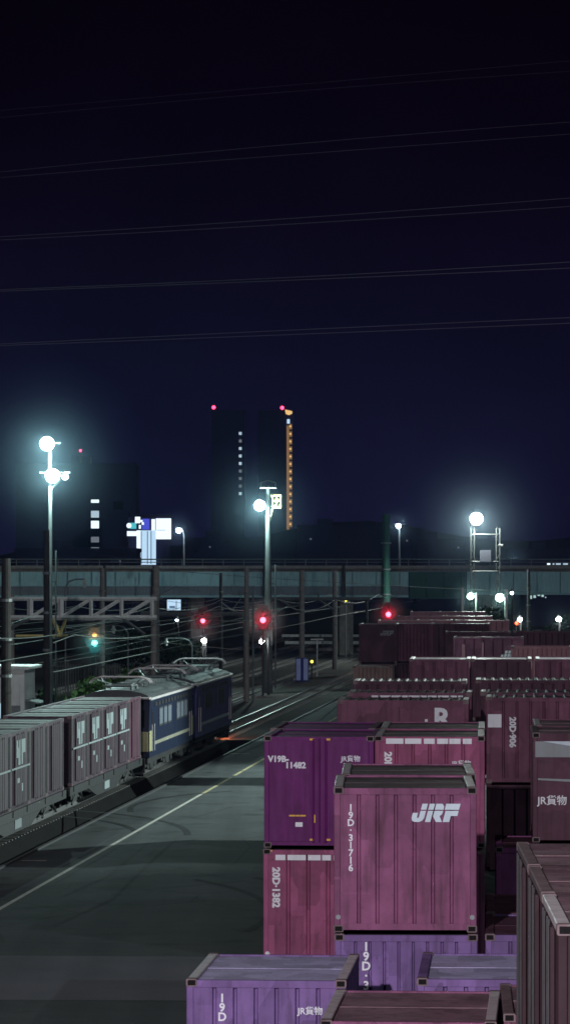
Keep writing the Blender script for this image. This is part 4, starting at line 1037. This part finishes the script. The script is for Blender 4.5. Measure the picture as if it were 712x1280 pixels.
# ------------------------------------------------------------------ wires
def wire_obj(name, label, cat, pts, r, group=None, m='wire'):
    b = MB(); b.path(pts, r, 5); o = b.build(name, M[m]); return tag(o, label, cat, group)
sky_w = [  # y at x=0, x=356, x=712 for each pair (upper, lower)
  ('lowest', (430,413,397),(432,418.5,404)), ('second lowest', (362,347,327.5),(364,350.5,335)), ('middle', (296,273.5,247.5),(300,280.5,258)),
  ('second highest', (215,181,152.5),(222,194,167.5)), ('highest', (138,107,76),(147,115,89))]
for nm, ya, yb2 in sky_w:
    for w_, ys in (('upper', ya), ('lower', yb2)):
        pts = []
        # a quadratic through three picture points, at a depth that grows to the left, carried on past the frame
        for i in range(-14, 27):
            x = i*60.0; t0 = x/356.0; yy = ys[0]*(1-t0)*(2-t0)/2 + ys[1]*t0*(2-t0) + ys[2]*t0*(t0-1)/2
            D_ = 172-.03*x; pts.append(at(x, yy, D_))
        wire_obj('transmission_cable', 'thin power cable high in the night sky, %s one of the %s pair' % (w_, nm), 'power cable', pts, .0022 if nm == 'highest' else .0045 if nm == 'second highest' else .0085 if nm == 'middle' else .013, 'power cables across the sky')
for off, lab in ((-20.1,'over the freight train'),(-24.4,'over the next track beyond the freight train'),(-28.6,'over the second track beyond the train'),(-33.2,'over the track by the bar fence'),(-38,'over the farthest track')):
    for z0, sag, nm, kk in ((5.15,0,'contact','level'),(6.1,.5,'messenger','sagging')):
        pts = []; D_ = 130 if off > -30 else 150
        while D_ < 430:
            q = (D_ % 45)/45; pts.append(yard(off+(.2 if int(D_/45) % 2 else -.2)*(1-2*q), D_, z0-.15-sag*4*q*(1-q)+ (sag*.6))); D_ += 5
        wire_obj('%s_wire' % nm, '%s overhead %s wire %s' % (kk, nm, lab), 'overhead wire', pts, .016, 'overhead wires along the tracks', 'fence')
for k_, (p0, p1, D0, D1) in enumerate((((-40,846),(430,742),195,420),((-20,812),(240,756),190,360),((0,838),(330,778),185,300),((-30,790),(195,768),230,262),((60,780),(300,812),210,240),((196,712),(712,742),262,330))):
    pts = []
    for i in range(21):
        q = i/20; D_ = 1/((1-q)/D0+q/D1); p = at(p0[0]+(p1[0]-p0[0])*q, p0[1]+(p1[1]-p0[1])*q, D_); p.z -= .8*q*(1-q); pts.append(p)
    wire_obj('feeder_cable', ('lower slanting feeder cable crossing from the left edge to the overpass','upper slanting feeder cable from the left edge to the concrete pole','feeder cable passing just above the bar fence','feeder cable joining the dark pole to the concrete pole','feeder cable dipping from the timber pole toward the engine','feeder cable running right from the concrete pole to the gantry')[k_], 'feeder cable', pts, .018, 'feeder cables', 'fence')

# ------------------------------------------------------------------ distant buildings
def building(name, label, px0, px1, ytop, D, depth, m, extra_z=0, cat='building'):
    t = thing(name, label, cat, (X((px0+px1)/2,D),D,0)); hw = (X(px1,D)-X(px0,D))/2; zt = Z(ytop,D)
    b = MB(); b.box(-hw,hw,0,depth,-.5,zt); b.build('wall', M[m], t)
    b = MB(); b.box(-hw-.2,hw+.2,-.2,.3,zt+.002,zt+.6); b.box(-hw-.2,hw+.2,depth-.3,depth+.2,zt+.002,zt+.6); b.box(-hw-.2,-hw+.3,.31,depth-.31,zt+.002,zt+.6); b.box(hw-.3,hw+.2,.31,depth-.31,zt+.002,zt+.6); b.build('roof_parapet', M[m], t)
    return t, hw, zt
def wrect(t, name, px0, px1, py0, py1, D, m, xc, th=.12):
    b = MB(); x0, x1 = X(px0,D)-xc, X(px1,D)-xc; b.box(x0,x1,-th,-.01,Z(py1,D),Z(py0,D)); return b.build(name, M[m], t)
def frame_round(parent, px0, px1, py0, py1, D, xc, m='facade2'):
    b = MB(); x0, x1, z0, z1 = X(px0,D)-xc, X(px1,D)-xc, Z(py1,D), Z(py0,D)
    for q in ((x0-.3,x0,z0-.3,z1+.3),(x1,x1+.3,z0-.3,z1+.3)): b.box(q[0],q[1],-.2,-.02,q[2],q[3])
    b.box(x0,x1,-.2,-.02,z1,z1+.3); b.box(x0,x1,-.2,-.02,z0-.3,z0); b.build('frame', M[m], parent)
D = 900; t, hw, zt = building('apartment_block', 'big dark block at left with a column of lit stair windows', 20, 170, 582, D, 22, 'facade2'); xc = X(95,D)
for y0, y1, m_ in ((624.5,628.5,'winbright'),(638.5,647,'win'),(651,660.5,'winbright'),(671,678,'windim'),(684,692,'windim')):
    w_ = wrect(t, 'window', 114, 124, y0, y1, D, m_, xc); frame_round(w_, 114, 124, y0, y1, D, xc)
for y0, y1 in ((627,637),(661,668),(686,698)):
    w_ = wrect(t, 'window', 142, 154, y0, y1, D, 'hole', xc); frame_round(w_, 142, 154, y0, y1, D, xc)
for px, py in ((100,563),(140,581)):
    b = MB(); x = X(px,D)-xc; b.tube((x,3,zt),(x,3,Z(py,D)),.2); mast = b.build('beacon_mast', M['darksteel'], t); b = MB(); b.ball((x,3,Z(py,D)),.30); b.build('beacon_light', M['reddot'], mast)
b = MB(); b.box(X(88,D)-xc,X(112,D)-xc,4,12,zt,zt+2.4); b.build('roof_plant_room', M['facade2'], t)
t, hw, zt = building('annex_block', 'dark low wing of the big block, left of the lit sign tower', 128, 160, 640, 880, 14, 'facade2')
# lit sign tower
D = 850; xc = X(187,D); t = thing('sign_tower', 'bright white lit sign tower with stepped boards beside the dark block', 'sign tower', (xc,D,0))
b = MB(); b.box(X(160,D)-xc,X(212,D)-xc,1.2,5,-.5,Z(646,D)); b.build('tower_body', M['facade'], t)
wrect(t,'lit_panel',159,171,664,670,D,'screen',xc,.5); wrect(t,'lit_panel',159,171,686,702,D,'screen2',xc,.5)
wrect(t,'lit_panel',171,176,663,703.5,D,'screen',xc,.5); wrect(t,'lit_panel',176,195,663,706,D,'screen2',xc,.45)
for px in (176.3,184,188.5):
    wrect(t,'panel_stripe',px,px+1.1,664,705,D,'stripe',xc,.60)
wrect(t,'lit_panel',189.5,194,649,663,D,'screen',xc,.5); wrect(t,'lit_board',195,214,648,674,D,'screen',xc,.8); 
wrect(t,'board_line',196,207,662.4,663,D,'stripe',xc,.9)
wrect(t,'lit_panel',169,175.5,646,654,D,'screen',xc,.5)
b = MB(); b.ball((X(161.5,D)-xc,-.4,Z(657,D)), .62); b.build('round_lamp_sign', M['screen'], t)
wrect(t,'teal_sign',163,170.5,653.5,661,D,'screenteal',xc,.5); wrect(t,'blue_sign',178,187,648.5,662,D,'screenblue',xc,.5)
b = MB(); x0 = X(178,D)-xc
for q in ((0,.9,Z(650,D)-.5,Z(650,D)),(0,.5,Z(661,D),Z(661,D)+.9),(.7,1.2,Z(656,D),Z(656,D)+.6)): b.box(x0+q[0]-.8,x0+q[1]-.8,-.65,-.51,q[2],q[3])
b.build('sign_pattern', M['screen'], t)
b = MB(); b.box(X(170,D)-xc,X(216,D)-xc,-.6,3,Z(646,D)+.02,Z(646,D)+.6,.05); b.build('tower_cornice', M['facade2'], t)
b = MB(); b.bar((X(159,D)-xc,-1.2,Z(697,D)),(X(176,D)-xc,-1.2,Z(697,D)),.12)
for q in range(7): px = 159+q*2.8; b.bar((X(px,D)-xc,-1.2,Z(703,D)),(X(px,D)-xc,-1.2,Z(697,D)),.09)
b.build('railing', M['darksteel'], t)
# twin towers
D = 1500
t, hw, zt = building('dark_tower', 'very tall dark tower with a red beacon and a column of tiny white windows', 264, 306, 514, D, 16, 'towerwall', cat='tower'); xc = X(285,D)
for k_ in range(9):
    y0 = 540+k_*9.4; w_ = wrect(t, 'window', 298.5, 302, y0, y0+3.6, D, ('win','windim','win','win','win','windim','windim','windim','win')[k_], xc)
b = MB(); b.tube((X(267,D)-xc,2,zt),(X(267,D)-xc,2,zt+1.8),.25); ms = b.build('beacon_mast', M['darksteel'], t); b = MB(); b.ball((X(267,D)-xc,0,zt+1.6),.75); b.build('beacon_light', M['reddot'], ms)
t, hw, zt = building('lit_tower', 'very tall dark tower with a golden lit column down its edge and a red beacon', 322, 366, 514, D, 16, 'towerwall', cat='tower'); xc = X(344,D)
b = MB(); b.tube((X(352.5,D)-xc,2,zt),(X(352.5,D)-xc,2,zt+1.8),.25); ms = b.build('beacon_mast', M['darksteel'], t); b = MB(); b.ball((X(352.5,D)-xc,0,zt+1.4),.75); b.build('beacon_light', M['reddot'], ms)
wrect(t,'lit_column',358,361.4,532,662,D,'golddim',xc,.3)
for k_ in range(14):
    y0 = 530+k_*9.4
    if 549 < y0 < 556: continue
    w_ = wrect(t,'landing_light',361.6,364.8,y0,y0+6.6,D,'golddim',xc,.4); b = MB(); b.ball((X(362.6,D)-xc,-.6,Z(y0+3,D)),.42); b.build('landing_lamp', M['gold'], w_)
b = MB(); b.prism([(X(356,D)-xc,Z(512,D)),(X(365,D)-xc,Z(514,D)),(X(365,D)-xc,Z(517,D)),(X(361,D)-xc,Z(519,D)),(X(357,D)-xc,Z(517.5,D))], -.8, -.4, lambda u,o,z: (u,o,z)); b.build('gold_crown_panel', M['gold'], t)
wrect(t,'blue_lit_sign',358.5,362,524,529.5,D,'screen2',xc,.6)
# low dark buildings behind the overpass
lows = [(20,170,690,560,'facade','left low dark building under the big block'),(232,330,676,640,'facade','broad low dark building left of the middle floodlight'),
        (372,470,660,700,'facade','broad low dark building just right of the golden tower foot'),(455,520,664,720,'facade','dark building behind the street lamp and green pillar'),
        (520,580,678,620,'facade','small dark building left of the right floodlight'),(640,740,690,640,'facade','low dark building behind the right end of the overpass')]
for a, c, yt, D, m_, lb in lows:
    t, hw, zt = building('low_building', lb, a, c, yt, D, 18, m_); xc = X((a+c)/2,D)
    b = MB(); b.box(-hw*.5,-hw*.1,3,9,zt,zt+1.8); b.build('roof_plant_room', M[m_], t)
    rg = random.Random(a)
    for q in range(3):
        px = rg.uniform(a+5,c-8); y0 = yt+5+rg.uniform(0,8); wrect(t,'window',px,px+2.2,y0,y0+2.0,D,'hole' if q else 'windim',xc)
b = MB()
t = thing('store_front', 'row of distant greenish shop lights under the overpass at the right edge', 'shop', (X(690,520),520,0)); D = 520; xc = X(690,D)
b = MB(); b.box(X(655,D)-xc,X(740,D)-xc,0,10,-.5,Z(733,D)); b.build('wall', M['facade2'], t)
rg = random.Random(11)
for q in range(16):
    px = 662+q*4.6+rg.uniform(-1,1); y0 = 738+rg.uniform(-3,3)+(6 if q < 5 else 0); h = rg.uniform(1.2,4.5); wrect(t,'window',px,px+rg.uniform(1,3.6),y0,y0+h,D,rg.choice(('storelight','storelight','winbright','windim')),xc,.1)
t = thing('lit_train', 'distant row of small lit windows passing on the overpass at the right', 'train', (X(690,362),366,8.46)); D = 366; xc = X(690,362)
b = MB(); b.box(-5,9,0,2.6,.05,.9,.1); b.build('body', M['facade2'], t)
for q, (a, c) in enumerate(((683,687),(690,692),(694,700),(703,709),(712,716))):
    b = MB(); b.box(X(a,D)-xc,X(c,D)-xc,-.05,-.005,Z(706,D)-8.46,Z(704,D)-8.46); b.build('window', M['winbright'] if not q else M['win'], t)
t = thing('lit_billboard', 'small bluish lit board glimpsed under the overpass right of the concrete pole', 'billboard', (X(217,480),480,0)); D = 480; xc = X(217,D)
wrect(t,'lit_face',209,226,749.5,763,D,'screen2',xc,.2)
b = MB(); b.tube((0,.2,0),(0,.2,Z(750,D)),.2); b.build('post', M['darksteel'], t)
b = MB(); b.box(X(212,D)-xc,X(219,D)-xc,-.3,-.21,Z(760,D),Z(757.5,D)); b.box(X(220,D)-xc,X(221,D)-xc,-.3,-.21,Z(762,D),Z(751,D)); b.build('board_pattern', M['stripe'], t)
# far wooded ridge, one dark mass
rb = MB(); rg = random.Random(5); n = 70
for i in range(n):
    x0, x1 = -420+i*12, -420+(i+1)*12; h0 = 13+6*math.sin(i*.21)+2.5*math.sin(i*.9); h1 = 13+6*math.sin((i+1)*.21)+2.5*math.sin((i+1)*.9)
    rb.hexa([(x0,1000,-1),(x1,1000,-1),(x1,1090,-1),(x0,1090,-1),(x0,1035,h0),(x1,1035,h1),(x1,1055,h1),(x0,1055,h0)])
tag(rb.build('hills', M['ridge']), kind='structure')

# ------------------------------------------------------------------ floodlight mast behind the viewer that lights the container ends
FX, FY, FZ = -11.0, -6.0, 20.0
t = thing('floodlight_pole', 'floodlight mast standing behind the viewer, lighting the near containers', 'floodlight', (FX,FY,0))
b = MB(); b.tube((0,0,0),(0,0,FZ+.4),.22,.12,k=12); b.build('pole', M['steel'], t)
b = MB(); b.bar((-.9,.0,FZ+.3),(.9,0,FZ+.3),.06); b.build('lamp_bracket', M['steel'], t)
for xx in (-.6,.6): flood_head(t, (xx,.25,FZ), .3, 'lampwarm', (.05,1,-.12))
sp = point('floodlight_behind', (FX,FY+.9,FZ), 136000, (1,.91,1), .35, spot=60)
sp.data.spot_size = R(60); sp.data.spot_blend = .6
sp.rotation_euler = (Vector((6,75,2))-Vector((FX,FY,FZ))).to_track_quat('-Z','Y').to_euler()
BX, BY, BZ = 34.0, 149.5, 17.0
t = thing('floodlight_pole', 'floodlight mast beyond the right edge, lighting the train side and the yard road', 'floodlight', (BX,BY,0))
b = MB(); b.tube((0,0,0),(0,0,BZ+.5),.22,.12,k=12); b.build('pole', M['polepaint'], t)
b = MB(); b.bar((0,-.9,BZ+.3),(0,.9,BZ+.3),.06); b.build('lamp_bracket', M['steel'], t)
for yy in (-.6,.6): flood_head(t, (-.2,yy,BZ), .3, 'lamp', (-1,0,-.4))
sp = point('floodlight_yard_side', (BX-.9,BY,BZ), 138000, (.80,1,.96), .35, spot=70)
sp.data.spot_blend = .5; sp.rotation_euler = (Vector((-5,137,0))-Vector((BX,BY,BZ))).to_track_quat('-Z','Y').to_euler()
# glow of the tail lamps on the track ahead of the train
q = train_pt(164.4+16.0+.9); tl = point('tail_lamp_light', (q.x+.6, q.y+.3, 1.0), 800, (1,.20,.06), .1, 75); tl.rotation_euler = Vector((.10,1,-.55)).to_track_quat('-Z','Y').to_euler()

# ------------------------------------------------------------------ fill sun, sky, haze, camera
sd = bpy.data.lights.new('fill_sun', 'SUN'); sd.energy = .30; sd.angle = R(.5); sd.color = (.80,.95,1)  # sun lamp added as a weak fill on overpass and train side
so = bpy.data.objects.new('fill_sun', sd); COL.objects.link(so)
dirv = Vector((-.55,.70,-.48)).normalized(); so.rotation_euler = dirv.to_track_quat('-Z','Y').to_euler()
w = bpy.data.worlds.new('World'); SC.world = w; w.use_nodes = True; nt = w.node_tree; N = nt.nodes; L = nt.links; N.clear()
out = N.new('ShaderNodeOutputWorld'); bg = N.new('ShaderNodeBackground'); L.new(bg.outputs[0], out.inputs['Surface'])
sky = N.new('ShaderNodeTexSky'); sky.sky_type = 'NISHITA'; sky.sun_disc = False
sky.sun_elevation = math.asin(.48/math.sqrt(.55**2+.7**2+.48**2)); sky.sun_rotation = math.atan2(.55,-.70)
tc = N.new('ShaderNodeTexCoord'); sep = N.new('ShaderNodeSeparateXYZ'); L.new(tc.outputs['Generated'], sep.inputs[0])
mr = N.new('ShaderNodeMapRange'); mr.inputs[1].default_value = 0; mr.inputs[2].default_value = .16; L.new(sep.outputs['Z'], mr.inputs[0])
rp = N.new('ShaderNodeValToRGB'); cr = rp.color_ramp; L.new(mr.outputs[0], rp.inputs[0])
cr.elements[0].position = 0; cr.elements[0].color = (.0040,.0030,.016,1)
cr.elements[1].position = 1; cr.elements[1].color = (.0012,.0002,.0022,1)
for ps, cc in ((.22,(.0036,.0026,.0145)),(.40,(.0028,.0018,.0100)),(.62,(.0021,.0008,.0052)),(.85,(.0017,.0003,.0032))):
    e = cr.elements.new(ps); e.color = (*cc,1)
mx = N.new('ShaderNodeMix'); mx.data_type = 'RGBA'; mx.blend_type = 'ADD'; mx.inputs[0].default_value = .00002
L.new(rp.outputs[0], mx.inputs[6]); L.new(sky.outputs[0], mx.inputs[7]); nz = N.new('ShaderNodeTexNoise'); nz.inputs['Scale'].default_value = 14; nz.inputs['Detail'].default_value = 6; nz.inputs['Roughness'].default_value = .6; L.new(tc.outputs['Generated'], nz.inputs['Vector'])
nr = N.new('ShaderNodeMapRange'); nr.inputs[1].default_value = .3; nr.inputs[2].default_value = .7; nr.inputs[3].default_value = .72; nr.inputs[4].default_value = 1.2; L.new(nz.outputs[0], nr.inputs[0])
mw = N.new('ShaderNodeMix'); mw.data_type = 'RGBA'; mw.blend_type = 'MULTIPLY'; mw.inputs[0].default_value = 1; L.new(mx.outputs[2], mw.inputs[6]); L.new(nr.outputs[0], mw.inputs[7]); L.new(mw.outputs[2], bg.inputs['Color'])
bg.inputs['Strength'].default_value = 1.15

HZ = True
if HZ:
    hb = MB(); hb.box(-1510,1510,-130,1650,-1.1,100)
    hm = bpy.data.materials.new('haze'); hm.use_nodes = True; n_ = hm.node_tree; n_.nodes.clear()
    o_ = n_.nodes.new('ShaderNodeOutputMaterial'); v_ = n_.nodes.new('ShaderNodeVolumePrincipled'); n_.links.new(v_.outputs[0], o_.inputs['Volume'])
    v_.inputs['Color'].default_value = (.30,.46,1,1); v_.inputs['Density'].default_value = .00005; v_.inputs['Anisotropy'].default_value = .86
    ho = hb.build('haze', hm); tag(ho, kind='stuff'); ho['label'] = 'thin night haze over the whole yard'; ho['category'] = 'haze'
cd = bpy.data.cameras.new('camera'); cam = bpy.data.objects.new('camera', cd); COL.objects.link(cam); SC.camera = cam
cam.location = (0,0,CAMZ); cam.rotation_euler = (R(90),0,0)
cd.sensor_fit = 'VERTICAL'; cd.sensor_height = 24; cd.lens = 24*F/1280; cd.shift_y = 65/1280; cd.clip_start = .5; cd.clip_end = 6000
SC.view_settings.view_transform = 'Standard'; SC.view_settings.look = 'None'; SC.view_settings.exposure = 0; SC.view_settings.gamma = 1
cy = SC.cycles
cy.use_denoising = True
try: cy.denoiser = 'OPENIMAGEDENOISE'; cy.denoising_input_passes = 'RGB_ALBEDO_NORMAL'
except Exception: pass
cy.max_bounces = 5; cy.diffuse_bounces = 2; cy.glossy_bounces = 2; cy.volume_bounces = 0; cy.transparent_max_bounces = 4
cy.sample_clamp_indirect = 2.0; cy.caustics_reflective = False; cy.caustics_refractive = False
cy.use_light_tree = True; cy.filter_width = 1.6
